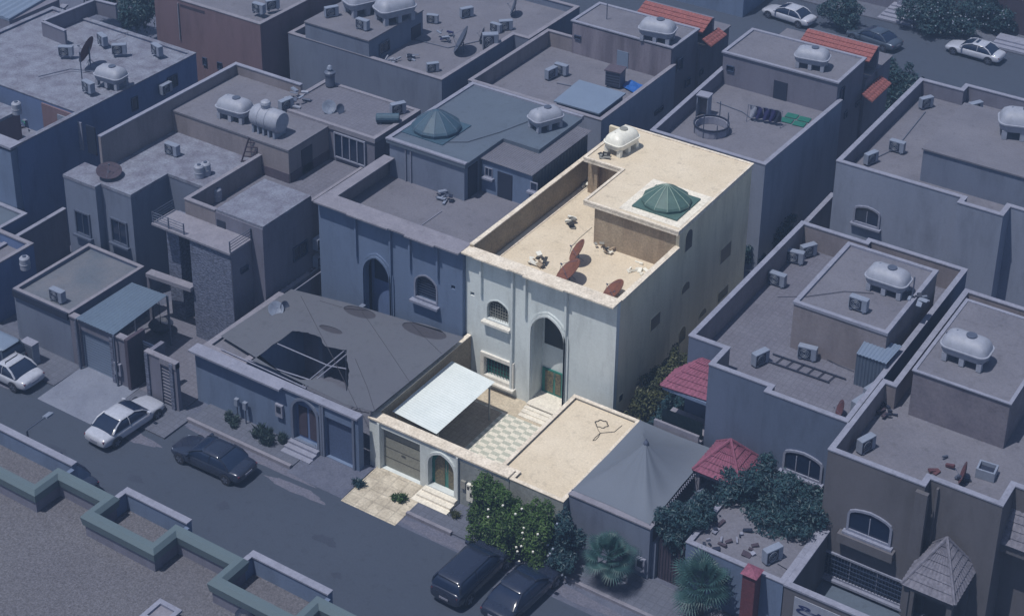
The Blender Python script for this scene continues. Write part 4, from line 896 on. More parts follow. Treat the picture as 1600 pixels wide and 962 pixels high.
# ================================================================== RIGHT NEIGHBOUR
r1 = thing('villa', 'grey-blue house right of the cream villa with beige parapet and pink tile canopies', 'house')
rp = [(-33.5, 69.5), (-31.45, 69.5), (-31.45, 67.8), (-28.1, 67.8), (-28.1, 67.3), (-23.6, 67.3), (-23.6, 84.0), (-29.5, 84.0), (-29.5, 83.6), (-33.5, 83.6)]
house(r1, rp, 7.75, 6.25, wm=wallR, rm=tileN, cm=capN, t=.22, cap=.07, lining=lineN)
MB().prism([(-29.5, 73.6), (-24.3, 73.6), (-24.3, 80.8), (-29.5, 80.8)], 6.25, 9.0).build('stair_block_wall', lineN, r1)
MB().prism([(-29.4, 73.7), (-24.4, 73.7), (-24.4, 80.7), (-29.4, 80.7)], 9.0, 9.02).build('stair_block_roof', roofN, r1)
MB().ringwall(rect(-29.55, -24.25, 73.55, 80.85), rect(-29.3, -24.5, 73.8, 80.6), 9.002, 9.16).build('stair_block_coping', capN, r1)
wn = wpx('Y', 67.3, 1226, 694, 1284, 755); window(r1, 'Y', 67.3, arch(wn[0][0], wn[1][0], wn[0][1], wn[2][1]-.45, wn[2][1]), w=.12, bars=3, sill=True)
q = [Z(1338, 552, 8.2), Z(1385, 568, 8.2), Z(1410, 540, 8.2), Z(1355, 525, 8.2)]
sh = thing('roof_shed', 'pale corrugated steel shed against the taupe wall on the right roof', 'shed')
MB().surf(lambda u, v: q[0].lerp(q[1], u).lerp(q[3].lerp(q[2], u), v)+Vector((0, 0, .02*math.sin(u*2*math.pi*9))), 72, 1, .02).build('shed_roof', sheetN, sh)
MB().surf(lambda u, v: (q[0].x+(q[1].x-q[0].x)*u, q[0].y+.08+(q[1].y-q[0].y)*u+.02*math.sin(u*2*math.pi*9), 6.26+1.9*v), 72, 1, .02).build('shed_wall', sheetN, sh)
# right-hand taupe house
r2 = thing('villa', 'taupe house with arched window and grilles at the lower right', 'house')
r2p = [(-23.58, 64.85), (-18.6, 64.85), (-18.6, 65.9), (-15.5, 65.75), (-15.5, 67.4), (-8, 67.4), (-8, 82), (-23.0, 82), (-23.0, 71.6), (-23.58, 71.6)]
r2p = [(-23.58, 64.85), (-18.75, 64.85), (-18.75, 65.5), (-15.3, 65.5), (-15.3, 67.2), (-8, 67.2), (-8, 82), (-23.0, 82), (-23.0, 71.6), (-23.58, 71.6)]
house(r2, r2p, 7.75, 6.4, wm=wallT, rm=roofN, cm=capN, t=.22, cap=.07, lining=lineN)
MB().prism([(-22.0, 71.4), (-17.1, 71.4), (-17.1, 79), (-22.0, 79)], 6.4, 9.0).build('stair_block_wall', mat('smoke_stained_render', (.16, .15, .19), (.095, .09, .125), .7, fine=.12, contrast=.6), r2)
MB().prism([(-22.05, 71.35), (-17.05, 71.35), (-17.05, 79.05), (-22.05, 79.05)], 9.002, 9.06).build('stair_block_roof', roofN, r2)
MB().ringwall(rect(-22.08, -17.02, 71.32, 79.1), rect(-21.9, -17.2, 71.5, 78.9), 9.062, 9.12).build('stair_block_coping', capN, r2)
B(-19.1, -18.5, 64.6, 64.848, .2, 7.5).build('pilaster', wallT, r2); B(-18.35, -18.25, 65.3, 65.498, .2, 7.5).build('downpipe', wallT, r2)
wn = wpx('Y', 64.85, 1327, 786, 1392, 853); window(r2, 'Y', 64.85, arch(wn[0][0], wn[1][0], wn[0][1], wn[2][1]-.5, wn[2][1]), w=.12, bars=2, sill=True, grille=0)
B(wn[0][0]-.3, wn[1][0]+.25, 64.45, 64.848, wn[0][1]-.65, wn[0][1]-.14).build('flower_ledge', wallT, r2)
wn = wpx('Y', 64.85, 1289, 856, 1410, 945); wn[0] = (wn[0][0], .5); wn[1] = (wn[1][0], .5); wn[2] = (wn[2][0], wn[2][1]); window(r2, 'Y', 64.85, wn, w=.1, bars=3, sill=True, grille=.16)
# porch pyramid roof
def pyramid(root, x0, x1, y0, y1, z0, ax_, ay_, z1, m_, posts=True, pm=None, base=0):
    a, b, c, d = (x0, y0, z0), (x1, y0, z0), (x1, y1, z0), (x0, y1, z0); t = (ax_, ay_, z1)
    rf = tiled(a, b, t, t, m_, 'tile_face', root); tiled(b, c, t, t, m_, 'tile_face', root); tiled(c, d, t, t, m_, 'tile_face', root); tiled(d, a, t, t, m_, 'tile_face', root)
    mb = MB()
    for p in (a, b, c, d): mb.tube([Vector(p)+Vector((0, 0, .06)), Vector(t)+Vector((0, 0, .08))], .08, 6)
    mb.build('ridge_cap', m_, root)
    B(x0+.1, x1-.1, y0+.1, y1-.1, z0-.25, z0-.06).build('eave_beam', pm or wallT, root)
    if posts:
        for p in (a, b, c, d): B(p[0]+(.12 if p[0] == x0 else -.37), p[0]+(.37 if p[0] == x0 else -.12), p[1]+(.12 if p[1] == y0 else -.37), p[1]+(.37 if p[1] == y0 else -.12), base, z0-.26).build('post', pm or wallT, root)
po = thing('porch', 'grey-tiled pyramid porch roof before the taupe house entrance', 'porch')
c0 = Z(1408, 912, 3.6); c1 = Z(1492, 945, 3.6); 
pyramid(po, c0.x, c1.x, c0.y, c0.y+3.0, 3.6, (c0.x+c1.x)/2, c0.y+1.9, onX(1477, 857, (c0.x+c1.x)/2).z if False else 5.5, tileGr)
tc_ = thing('tiled_canopy', 'sloping grey-tiled canopy on the right flank of the taupe house', 'canopy')
A_, B_, C_, D_ = Z(1555, 845, 5.2), Z(1660, 885, 5.2), Z(1680, 790, 7.2), Z(1582, 762, 7.2)
tiled(A_, B_, C_, D_, tileGr, 'tile_face', tc_); B(A_.x, A_.x+4, A_.y+.1, 67.19, 4.7, 5.1).build('soffit', wallT, tc_)
# pink tiled canopies
g1_ = thing('gazebo', 'pink-tiled pyramid gazebo roof beside the white tent', 'gazebo')
ax1_ = onX(1158, 695, -29.2)
pyramid(g1_, -30.6, -27.9, 64.9, 67.6, 3.4, -29.25, 66.3, 4.9, tilePk, pm=capM)
g2_ = thing('tiled_canopy', 'pink-tiled half-hip canopy over the shaded balcony by the ivy', 'canopy')
e0, e1, e2 = (-34.1, 67.7, 5.45), (-31.46, 67.9, 5.45), (-34.1, 69.5, 5.45)
tiled(e0, e1, (-31.46, 69.5, 6.75), (-32.6, 69.5, 6.75), tilePk, 'tile_face', g2_); tiled(e2, e0, (-32.6, 69.5, 6.75), (-32.6, 69.5, 6.75), tilePk, 'tile_face', g2_)
MB().box(-34.0, -31.46, 67.8, 67.95, 5.2, 5.38).box(-34.0, -33.8, 67.96, 69.4, 5.2, 5.38).build('eave_beam', wallB, g2_)
bl = thing('balcony', 'shaded balcony with green reed screen under the pink canopy', 'balcony')
MB().box(-34.1, -31.47, 67.2, 69.4, 2.9, 3.05).build('floor_slab', capM, bl); MB().box(-34.1, -31.47, 67.2, 67.35, 3.05, 3.6).build('parapet', capM, bl)
MB().surf(lambda u, v: (-33.9+2.4*u, 67.7+.03*math.sin(u*2*math.pi*30), 3.05+1.1*v), 120, 1, .02).build('reed_screen', mat('teal_reed', (.035, .075, .10), (.02, .05, .075), 6), bl)
# white tent
tt = thing('tent', 'large pale conical tent with pointed peak over the right neighbour yard', 'tent')
cs = [Vector((-35.0+.1, 60.3, 3.3)), Vector((-30.45, 60.2, 3.3)), Vector((-30.55, 67.1, 3.3)), Vector((-34.85, 67.1, 3.3))]; pk = Vector((-32.8, 63.9, 4.8))
pts = []; NS = 16
for i in range(4):
    for k in range(NS):
        a = cs[i].lerp(cs[(i+1) % 4], k/NS); mid = 1-abs(2*k/NS-1); c = (cs[0]+cs[2])/2; a = a.lerp(c, .02*mid); pts.append(a)
rings = []
for j in range(9):
    s_ = j/8; rings.append([Vector((p.x+(pk.x-p.x)*s_, p.y+(pk.y-p.y)*s_, p.z+(pk.z-p.z)*(s_**1.55)+.022*math.sin(i_*1.3+s_*2)*math.sin(math.pi*s_)+.03*math.sin(i_*5.1)*(1-s_)*s_*3)) for i_, p in enumerate(pts)])
n = len(pts); vs = [p for r in rings for p in r]; kk = len(vs); vs += [p-Vector((0, 0, .02)) for p in vs]
fs = [(j*n+i, j*n+(i+1) % n, (j+1)*n+(i+1) % n, (j+1)*n+i) for j in range(8) for i in range(n)]; fs += [(kk+a, kk+d, kk+c, kk+b) for a, b, c, d in fs]
tc = MB().add(vs, fs).build('tent_cloth', clothW, tt, smooth=True)
MB().lathe([(.16, 4.74), (.13, 4.83), (.04, 4.95), (.02, 5.02)], (pk.x, pk.y, 0), 8).build('finial', greyN, tt)
for c in cs: MB().tube([(c.x+.0, c.y, 0), (c.x, c.y, 3.3)], .05, 6).build('pole', greyN, tt)
mb = MB()
for k in range(36):
    a = cs[1].lerp(cs[2], k/36); b = cs[1].lerp(cs[2], (k+1)/36); mb.tube([a+Vector((.02, 0, -.03)), (a+b)/2+Vector((.12, 0, -.12)), b+Vector((.02, 0, -.03))], .02, 4)
mb.build('lacing', capN, tt)
w5 = thing('boundary_wall', 'slate street wall under the pale conical tent', 'wall')
B(XR+.02, -30.3, 60.0, 60.3, 0, 3.2).build('wall_panel', wallG, w5); B(XR+.02, -30.25, 59.95, 60.35, 3.202, 3.28).build('coping', capM, w5)
B(-30.3, -30.1, 60.31, 67.2, 0, 2.2).build('side_wall', wallG, w5)
gt = thing('gate', 'dark wooden double gate in the shade between tent wall and flat-roofed annexe', 'gate')
B(-30.0, -28.65, 60.5, 60.6, 0, 2.5).build('gate_leaf', woodN, gt); mb = MB(); [mb.box(-29.95+.16*k, -29.93+.16*k, 60.47, 60.499, .1, 2.4) for k in range(9)]; mb.build('plank_joint', darkN, gt)
a3 = thing('annexe', 'low annexe with dusty cluttered roof before the taupe house', 'annexe')
house(a3, [(-28.45, 60.2), (-23.35, 60.2), (-23.35, 64.6), (-28.45, 64.6)], 3.15, 3.05, wm=wallB, rm=roofN, cm=capN, t=.2, cap=.06)
ch = thing('brick_pillar', 'red brick pillar with tiled cap at the annexe street corner', 'pillar')
p = Z(1175, 893, 3.6); B(p.x-.33, p.x+.33, p.y-.3, p.y+.36, 0, 3.6).build('shaft', brickR, ch); MB().add([(p.x-.42, p.y-.4, 3.6), (p.x+.42, p.y-.4, 3.6), (p.x+.42, p.y+.46, 3.6), (p.x-.42, p.y+.46, 3.6), (p.x, p.y, 3.85)], [(3, 2, 1, 0), (0, 1, 4), (1, 2, 4), (2, 3, 4), (3, 0, 4)]).build('cap', tilePk, ch)
# taupe house yard wall and sign
w6 = thing('boundary_wall', 'taupe street wall carrying the white banner at the lower right', 'wall')
B(-23.3, -10, 60.2, 60.45, 0, 3.1).build('wall_panel', wallT, w6); B(-23.33, -10, 60.15, 60.5, 3.102, 3.2).build('coping', capN, w6)
B(-23.3, -23.1, 60.46, 64.8, 0, 3.1).build('side_wall', wallT, w6)
B(-23.35, -23.02, 60.5, 64.8, 3.105, 3.2).build('side_coping', capN, w6)
tag(B(-23.1, -8, 60.45, 64.85, 0, .15).build('raised_terrace', roofB), None, None, kind='structure')
sg = thing('banner', 'white banner with dark blue Arabic lettering on the taupe street wall', 'banner')
a, b = onY(1242, 930, 60.18), onY(1330, 968, 60.18)
B(a.x, a.x+3.3, 60.14, 60.18, a.z-1.25, a.z-.02).build('panel', whiteN, sg)
tx_ = bpy.data.curves.new('lettering', 'FONT'); tx_.body = '\uFECA\uFEF4\uFE92\uFEE0\uFEDF'; tx_.size = 1.0; tx_.extrude = .008; tx_.offset = .012
to = bpy.data.objects.new('lettering', tx_); me = bpy.data.meshes.new_from_object(to); bpy.data.objects.remove(to); bpy.data.curves.remove(tx_)
lo = bpy.data.objects.new('lettering', me); C.objects.link(lo); lo.parent = sg; me.materials.clear(); me.materials.append(plain('navy_ink', (.012, .02, .09), .6))
xs_ = [v.co.x for v in me.vertices] or [0, 1]; ys_ = [v.co.y for v in me.vertices] or [0, 1]
wd, hh = max(xs_)-min(xs_), max(ys_)-min(ys_)
for v in me.vertices:
    x, y, z = v.co; v.co = (a.x+.15+(x-min(xs_))/wd*2.7, 60.13-z, a.z-.86+(y-min(ys_))/hh*.72)
# ================================================================== FOREGROUND ROOF
ZT = 9.0; ZR = 7.75
bf = thing('villa', 'foreground building with gravel roof and blue-green zigzag parapet', 'house')
B(-75, -20, 20, 41.2, 0, ZR-.01).build('wall', wallM, bf)
B(-75, -20, 20, 43.4, ZR-.15, ZR).build('roof', gravN, bf)
ridge = [(-58.5, 40.95), (-51.4, 40.95), (-51.4, 42.35), (-48.15, 42.35), (-48.15, 41.1), (-44.35, 41.1), (-44.35, 42.5), (-40.75, 42.5), (-40.75, 41.1), (-36.5, 41.1), (-36.5, 42.5), (-30, 42.5)]
def sweep(path, prof, name, m_, parent):
    """prof: (offset across, z); path mitred"""
    n = len(path); vs = []
    for i, p in enumerate(path):
        p = Vector(p); a = (p-Vector(path[i-1])).normalized() if i else (Vector(path[1])-p).normalized(); b = (Vector(path[i+1])-p).normalized() if i < n-1 else a
        na, nb = Vector((-a.y, a.x)), Vector((-b.y, b.x)); k = (na+nb)/(1+na.dot(nb))
        for o_, z in prof: q = p+k*o_; vs.append((q.x, q.y, z))
    m2 = len(prof); fs = [(i*m2+k, i*m2+(k+1) % m2, (i+1)*m2+(k+1) % m2, (i+1)*m2+k) for i in range(n-1) for k in range(m2)]
    fs += [tuple(range(m2-1, -1, -1)), tuple(range((n-1)*m2, n*m2))]
    return MB().add(vs, fs).build(name, m_, parent)
sweep(ridge, [(-.16, ZR-.02), (.16, ZR-.02), (.16, ZT-.4), (-.16, ZT-.4)], 'parapet_wall', wallM, bf)
sweep(ridge, [(-.24, ZT-.62), (.24, ZT-.62), (.30, ZT-.2), (.14, ZT), (-.14, ZT), (-.30, ZT-.2)], 'parapet_cladding', tealN, bf)
for x0, x1 in ((-58.5, -51.4), (-48.15, -44.35), (-40.75, -36.5)):
    MB().box(x0+.0, x1, 43.2, 43.45, 0, ZT-.35).box(x0-.1, x0+.12, 41.4, 43.2, 0, ZT-.4).box(x1-.12, x1+.1, 42.7, 43.2, 0, ZT-.5).build('niche_wall', wallB, bf)
    MB().box(x0-.1, x1-.0, 43.15, 43.5, ZT-.345, ZT-.27).box(x0-.12, x0+.14, 42.6, 43.15, ZT-.345, ZT-.27).build('niche_coping', capN, bf)
    B(x0, x1, 41.2, 43.2, 6.9, 7.0).build('niche_floor', greyN, bf)
vt = thing('roof_vent', 'square stone-capped roof vent on the gravel roof', 'vent')
p = Z(265, 947, 8.3); B(p.x-.5, p.x+.5, p.y-1.0, p.y, ZR, 8.25).build('shaft', capM, vt); MB().ringwall(rect(p.x-.62, p.x+.62, p.y-1.15, p.y+.1), rect(p.x-.4, p.x+.4, p.y-.9, p.y-.12), 8.25, 8.36).build('cap', capN, vt)
vt = thing('round_vent', 'dark round ventilator beside the zigzag parapet', 'vent')
p = Z(388, 952, 8.3); MB().lathe([(.3, ZR), (.3, 8.0), (.42, 8.05), (.42, 8.25), (.2, 8.4)], (p.x, p.y-.2, 0), 16).build('ventilator_head', darkN, vt)
# ================================================================== STREET LAMP
lp = thing('street_lamp', 'slim street lamp with angled arm beside the zigzag parapet', 'street lamp')
p = onY(47, 712, 44.6); q_ = onY(42, 672, 44.6); e = onY(70, 652, 46.2)
MB().tube([(q_.x, 44.6, 0), (q_.x, 44.6, q_.z)], [.09, .05], 8).build('pole', greyN, lp)
MB().tube([(q_.x, 44.6, q_.z), tuple(e)], .035, 6).build('arm', greyN, lp)
d_ = (Vector(e)-Vector((q_.x, 44.6, q_.z))).normalized(); MB().bar(tuple(e), tuple(Vector(e)+d_*.65), .26, .1).build('lamp_head', acN, lp)
# ================================================================== ROOF EQUIPMENT
def pz(px, py, z): v = Z(px, py, z); return (v.x, v.y, z)
AC = [((104, 88), 8.08, 30, 'blue-grey air conditioner facing the open roof court on the weathered white roof', 'h3'),
 ((161, 70), 8.08, -20, 'air conditioner farthest back on the weathered white roof'),
 ((187, 85), 8.08, 40, 'air conditioner with fan face behind the rusty dish on the weathered white roof'),
 ((246, 86), 8.08, -15, 'air conditioner nearest the brown house on the weathered white roof'),
 ((139, 144), 8.08, -10, 'air conditioner at the foot of a thin mast by the barrel tank'),
 ((270, 242), 7.5, 0, 'dark-fronted air conditioner on the white wing roof of the stone tower house'),
 ((91, 470), 3.32, 0, 'air conditioner on the patched annexe roof above the street'),
 ((447, 172), 9.06, 80, 'air conditioner beside the covered pile on the tank roof'),
 ((622, 178), 9.13, 60, 'air conditioner beside a blue cylinder on the mauve tiled roof'),
 ((405, 21), 9.07, 0, 'left one of two air conditioners on the brown house roof'),
 ((426, 15), 9.07, 60, 'right one of two air conditioners on the brown house roof'),
 ((518, 26), 9.11, 60, 'air conditioner in front of the far barrel tank on the stair block roof'),
 ((567, 46), 9.11, 0, 'air conditioner alone at the front of the stair block roof'),
 ((676, 112), 7.21, 50, 'air conditioner nearest the front corner of the long grey roof'),
 ((729, 27), 7.21, 60, 'air conditioner standing alone high on the long grey roof'),
 ((676, 36), 7.21, 20, 'air conditioner just outside the stair block door on the long grey roof'),
 ((775, 50), 7.21, 0, 'small air conditioner behind the tall double unit on the long grey roof'),
 ((790, 47), 7.21, 45, 'air conditioner at the right edge of the long grey roof'),
 ((861, 122), 6.65, 80, 'left air conditioner by the inner parapet on the blue tarp roof'),
 ((877, 116), 6.65, 0, 'right air conditioner by the inner parapet on the blue tarp roof'),
 ((1446, 168), 6.75, 60, 'air conditioner in the back corner of the broad right roof'),
 ((1523, 176), 6.75, 60, 'air conditioner by the jog of the back parapet on the broad right roof'),
 ((1541, 198), 6.75, 60, 'air conditioner nearest the white barrel tank on the broad right roof'),
 ((1401, 237), 6.75, 0, 'air conditioner in the middle of the broad right roof'),
 ((1360, 255), 6.75, 70, 'air conditioner at the front left parapet of the broad right roof'),
 ((1242, 410), 6.28, 10, 'air conditioner with fan face by the beige parapet corner'),
 ((1262, 400), 6.28, 60, 'air conditioner turned sideways beside another by the beige parapet corner'),
 ((1214, 445), 6.28, 0, 'dark-fronted air conditioner on tiles by the long beige parapet'),
 ((1341, 484), 9.05, 0, 'dark-fronted air conditioner on the raised roof before the white barrel tank'),
 ((1187, 568), 6.28, 70, 'air conditioner at the head of the dark pipe rack'),
 ((1261, 560), 6.28, 10, 'air conditioner at the foot of the beige stair block wall'),
 ((1342, 642), 6.28, 75, 'nearer air conditioner by the parapet beside the steel shed'),
 ((1361, 622), 6.28, 75, 'farther air conditioner by the parapet beside the steel shed'),
 ((1352, 703), 6.42, 70, 'air conditioner against the inner parapet on the taupe house roof'),
 ((1206, 875), 3.08, 65, 'air conditioner on the cluttered annexe roof under the dark tree'),
 ((766, 78), 7.21, 40, 'tall double air conditioner at the edge of the long grey roof')]
ac0 = None
for i, it in enumerate(AC):
    (px, py), z, rz, lab = it[:4]; sc = 1.15 if i not in (13, 15, 16) else 1.0
    if ac0 is None: ac0 = make_ac(lab, pz(px, py, z), R(rz), acN, 'roof air conditioners', sc)
    else:
        o = dup(ac0, pz(px, py, z), R(rz), lab, 'roof air conditioners', (sc, sc, sc))
        if i == len(AC)-1: o.scale = (1.3, 1.6, 1.9)
for k, (px, py, lab) in enumerate(((495, 378, 'upper air conditioner hung on the alley wall beside the blue house'), (495, 405, 'lower air conditioner hung on the alley wall beside the blue house'))):
    v = onX(px, py, L1); dup(ac0, (L1+.3, v.y, v.z-.3), R(90), lab, 'roof air conditioners', (1.2, 1.2, 1.2))
v = onX(254, 138, -77.9); dup(ac0, (-77.6, v.y, v.z-.3), R(90), 'air conditioner hung on the navy side wall beside a window', 'roof air conditioners', (1.1, 1.1, 1.1))
# barrel tanks
tkC = make_tank('white barrel water tank on the cream villa roof', pz(971, 234, kz(8.9)+.02), R(82), whiteC, greyC, 'barrel water tanks', .95, nleg=3)
TK = [((1386, 453), 9.05, 0, 'white barrel tank with square lid on the raised roof by the beige parapet', 1.0),
 ((1508, 562), 9.1, 0, 'white barrel tank on the smoke-stained stair block of the taupe house', 1.05),
 ((852, 198), T1z+.02, 65, 'white barrel tank on the blue-grey roof behind the cream villa', .92),
 ((368, 184), 9.06, 5, 'left one of two barrel tanks on the stone tower house', 1.0),
 ((175, 132), 8.09, 5, 'barrel tank on the weathered white roof at the left edge', .95),
 ((568, 18), 9.11, 65, 'left one of two large barrel tanks on the stair block at the top', 1.25),
 ((617, 30), 9.11, 65, 'right one of two large barrel tanks on the stair block at the top', 1.25),
 ((1027, 62), 9.08, 10, 'ribbed barrel tank on the streaky stair block behind the blue tarp', 1.1),
 ((1268, 104), 9.07, 10, 'barrel tank on the stair block with red tile eaves', 1.0),
 ((1596, 212), 9.02, 20, 'barrel tank cut by the right edge of the photo', 1.3)]
tk0 = None
for (px, py), z, rz, lab, sc in TK:
    if tk0 is None: tk0 = make_tank(lab, pz(px, py, z), R(rz), whiteN, greyN, 'barrel water tanks', sc, nleg=3)
    else: dup(tk0, pz(px, py, z), R(rz), lab, 'barrel water tanks', (sc, sc, sc))
# smooth cylinder tank with round lid (right one on stone tower house)
ct = thing('cylinder_tank', 'right one of two tanks on the stone tower house, a ribbed cylinder on a skirt', 'water tank', pz(421, 207, 9.06), 0, 'barrel water tanks')
mb = MB(); vs = []; n = 16
for x, rr in ((-1.15, .35), (-1.1, .62), (-.95, .72), (-.5, .72), (-.48, .75), (-.42, .75), (-.4, .72), (.1, .72), (.12, .75), (.18, .75), (.2, .72), (.95, .72), (1.1, .62), (1.15, .35)):
    vs += [(x, rr*math.cos(2*math.pi*k/n), 1.0+rr*math.sin(2*math.pi*k/n)) for k in range(n)]
m2 = len(vs)//n; mb.add(vs, [(i*n+k, i*n+(k+1) % n, (i+1)*n+(k+1) % n, (i+1)*n+k) for i in range(m2-1) for k in range(n)]+[tuple(range(n-1, -1, -1)), tuple(range((m2-1)*n, m2*n))]).build('tank_shell', whiteN, ct, smooth=True)
MB().lathe([(.28, 1.66), (.3, 1.8), (.34, 1.95), (.3, 2.1), (.15, 2.2)], (-.2, 0, 0), 14).build('dome_lid', whiteN, ct)
for k in range(5): B(-.95+.42*k, -.8+.42*k, -.55, .55, 0, .5).build('skirt_rib', acN, ct)
# dishes
DS = [((890, 440), kz(6.1), -60, 'largest rust-red satellite dish near the cream roof edge', .98, 42, rustC, .6),
 ((904, 410), kz(6.1), -60, 'rust-red dish standing behind the largest one on the cream roof', .78, 55, rustC, .95),
 ((960, 464), kz(6.1), -60, 'rust-red dish lying near the right parapet on the cream roof', .85, 42, rustC, .4),
 ((141, 103), 8.09, -70, 'rusty satellite dish on a post beside the barrel tank on the weathered white roof', 1.05, 70, rustN, 1.1),
 ((171, 276), 7.52, 60, 'dark round dish lying on the white wing roof', .85, 14, woodN, .35),
 ((724, 82), 7.22, -60, 'dark tilted satellite dish in the middle of the long grey roof', 1.15, 62, greyN, .8),
 ((755, 66), 7.22, -70, 'small dark dish by the tall double air conditioner', .6, 75, greyN, .9),
 ((805, 24), 7.22, -60, 'dark tilted dish at the top of the long grey roof', .8, 72, greyN, .9),
 ((431, 492), 3.5, 60, 'left grey mini dish on the low annexe roof', .5, 50, acN, .8),
 ((444, 487), 3.5, 90, 'right dark mini dish on the low annexe roof', .38, 70, greyN, .9),
 ((1314, 650), 6.28, -60, 'small rust-red dish near the front parapet of the right roof', .55, 70, rustN, .7),
 ((1506, 752), 6.42, -75, 'rust-red dish in the debris on the taupe house roof', .6, 75, rustN, .8),
 ((514, 175), 9.13, 50, 'small grey dish at the inner edge of the mauve tiled roof', .5, 60, acN, .7),
 ((531, 176), 9.13, 80, 'tiny dark dish beside a grey dish on the mauve tiled roof', .35, 70, greyN, .8)]
for (px, py), z, rz, lab, sc, ti, m_, po_ in DS: make_dish(lab, pz(px, py, z), R(rz), m_, 'roof satellite dishes', sc, ti, po_)
# drums
for px, py, z, lab in ((27, 178, 8.06, 'small drum on the corner of the roof court room at the left edge'), (40, 420, 3.3, 'small drum on the dark-trimmed annexe at the left edge'), (283, 183, 7.5, 'small drum by the tall beige parapet'),
                       (312, 277, 7.5, 'left drum of a pair beside the terrace wall of the stone tower house'), (322, 273, 7.5, 'right drum of a pair beside the terrace wall of the stone tower house'), (339, 313, 6.72, 'drum standing alone inside the terrace corner')):
    make_drum(lab, pz(px, py, z), whiteN, 1.15)
# heater cylinder, ladder, racks, cage and clutter
hc = thing('heater_cylinder', 'blue-green cylinder lying on the mauve tiled roof', 'cylinder', pz(606, 192, 9.13), R(35)); MB().tube([(-.75, 0, .35), (-.7, 0, .35), (.7, 0, .35), (.75, 0, .35)], [.2, .3, .3, .2], 14).build('shell', domeN, hc); B(-.5, -.4, -.25, .25, 0, .1).build('foot', greyN, hc); B(.4, .5, -.25, .25, 0, .1).build('foot', greyN, hc)
ex = thing('exhaust_turbine', 'metal chimney turbine at the back edge of the mauve tiled roof', 'vent', pz(516, 133, 9.22)); MB().lathe([(.32, 0), (.32, .75), (.38, .8), (.38, .95), (.2, 1.05)], (0, 0, 0), 14).build('stack', greyN, ex); MB().lathe([(.12, 1.05), (.2, 1.2), (.12, 1.4), (.03, 1.45)], (0, 0, 0), 12).build('turbine_head', acN, ex)
ld = thing('ladder', 'wooden ladder leaning on the tank room wall of the stone tower house', 'ladder'); a = Vector(pz(371, 273, 6.72)); b = Vector(pz(389, 274, 6.72)); tp = Vector((.3, .9, 2.3))
for q0_ in (a, b): MB().bar(q0_, q0_+tp, .08).build('rail', woodN, ld)
for k in range(1, 8): MB().bar(a+tp*k/8, b+tp*k/8, .06).build('rung', woodN, ld)
def pile(name, lab, cat, px, py, z, mats, n=9, r=.5, h=.18, seed=1):
    rd = random.Random(seed); t = thing(name, lab, cat, pz(px, py, z)); k = 0
    for m_ in mats:
        for _ in range(max(1, n//len(mats))):
            MB().ob((rd.uniform(-r, r), rd.uniform(-r, r), rd.uniform(.03, h)), (rd.uniform(.15, .6), rd.uniform(.06, .3), rd.uniform(.03, .14)), rd.uniform(0, 3.1), rd.uniform(-.3, .3), rd.uniform(-.3, .3)).build('scrap', m_, t)
    return t
RZ = kz(6.1)+.01
pile('junk_pile', 'grey and white scrap pieces on the cream roof below the inner wall', 'junk', 893, 350, RZ, [whiteC, greyC, darkC], 9, .45, .3, 3)
pile('junk_pile', 'broken stand and stones left of the large rusty dishes', 'junk', 840, 410, RZ, [stainC, darkC, whiteC], 12, .55, .3, 4)
pile('junk_pile', 'white scrap heap against the stained stair wall', 'junk', 945, 388, RZ, [whiteC, greyC, darkC, stainC], 16, .55, .4, 5)
pile('junk_pile', 'pale rubble in the far corner by the left parapet', 'junk', 918, 288, RZ, [whiteC, greyC], 10, .45, .2, 6)
pile('junk_pile', 'dark scrap next to the barrel tank on the cream villa', 'junk', 946, 244, kz(8.9)+.02, [greyC, darkC], 8, .4, .2, 7)
pile('junk_pile', 'thin white wire scraps by the right parapet of the cream roof', 'junk', 998, 420, RZ, [whiteC], 9, .6, .08, 8)
pile('junk_pile', 'blue folded frame scrap in the middle of the long grey roof', 'junk', 697, 60, 7.22, [navyCl, greyN, acN], 12, .6, .5, 9)
pile('junk_pile', 'pale bags by the low parapet of the long grey roof', 'junk', 612, 95, 7.22, [whiteN, acN], 9, .6, .3, 10)
pile('junk_pile', 'round dark scrap on the long grey roof near the front parapet', 'junk', 640, 92, 7.22, [darkN, acN], 8, .3, .3, 11)
pile('junk_pile', 'metal frame scrap on the blue-grey house lower roof', 'junk', 697, 312, kz(6.4)+.02, [greyN, acN, darkN], 12, .4, .4, 12)
pile('junk_pile', 'covered goods pile between the tank roof and the mauve tiled roof', 'junk', 462, 160, 9.1, [acN, whiteN, greyN], 12, .7, .7, 13)
pile('junk_pile', 'black bush-like scrap in the parapet corner of the taupe house roof', 'junk', 1386, 645, 6.42, [darkN, woodN], 12, .5, .3, 14)
pile('junk_pile', 'pipes and scrap in front of the rust-red dish on the taupe house', 'junk', 1490, 735, 6.42, [darkN, rustN, greyN], 10, .8, .15, 15)
pile('junk_pile', 'scattered branches on the cluttered annexe roof', 'junk', 1150, 850, 3.08, [woodN, darkN, capN], 18, 1.3, .08, 16)
pile('junk_pile', 'dark hose heap beside the white tank on the right raised roof', 'junk', 1432, 470, 9.05, [darkN, acN], 14, .5, .2, 17)
pile('junk_pile', 'brown crates and green scrap inside the recessed roof court at the left edge', 'junk', 42, 196, 5.46, [woodN, woodN, acN, greenN], 14, .9, .7, 30)
ch_ = thing('unit_box', 'square cooler box with open top on the taupe house roof', 'cooler', pz(1541, 742, 6.42), R(5)); MB().ringwall(rect(-.45, .45, -.4, .4), rect(-.36, .36, -.31, .31), 0, .5).build('casing', acN, ch_); B(-.36, .36, -.31, .31, .1, .3).build('fan_recess', darkN, ch_)
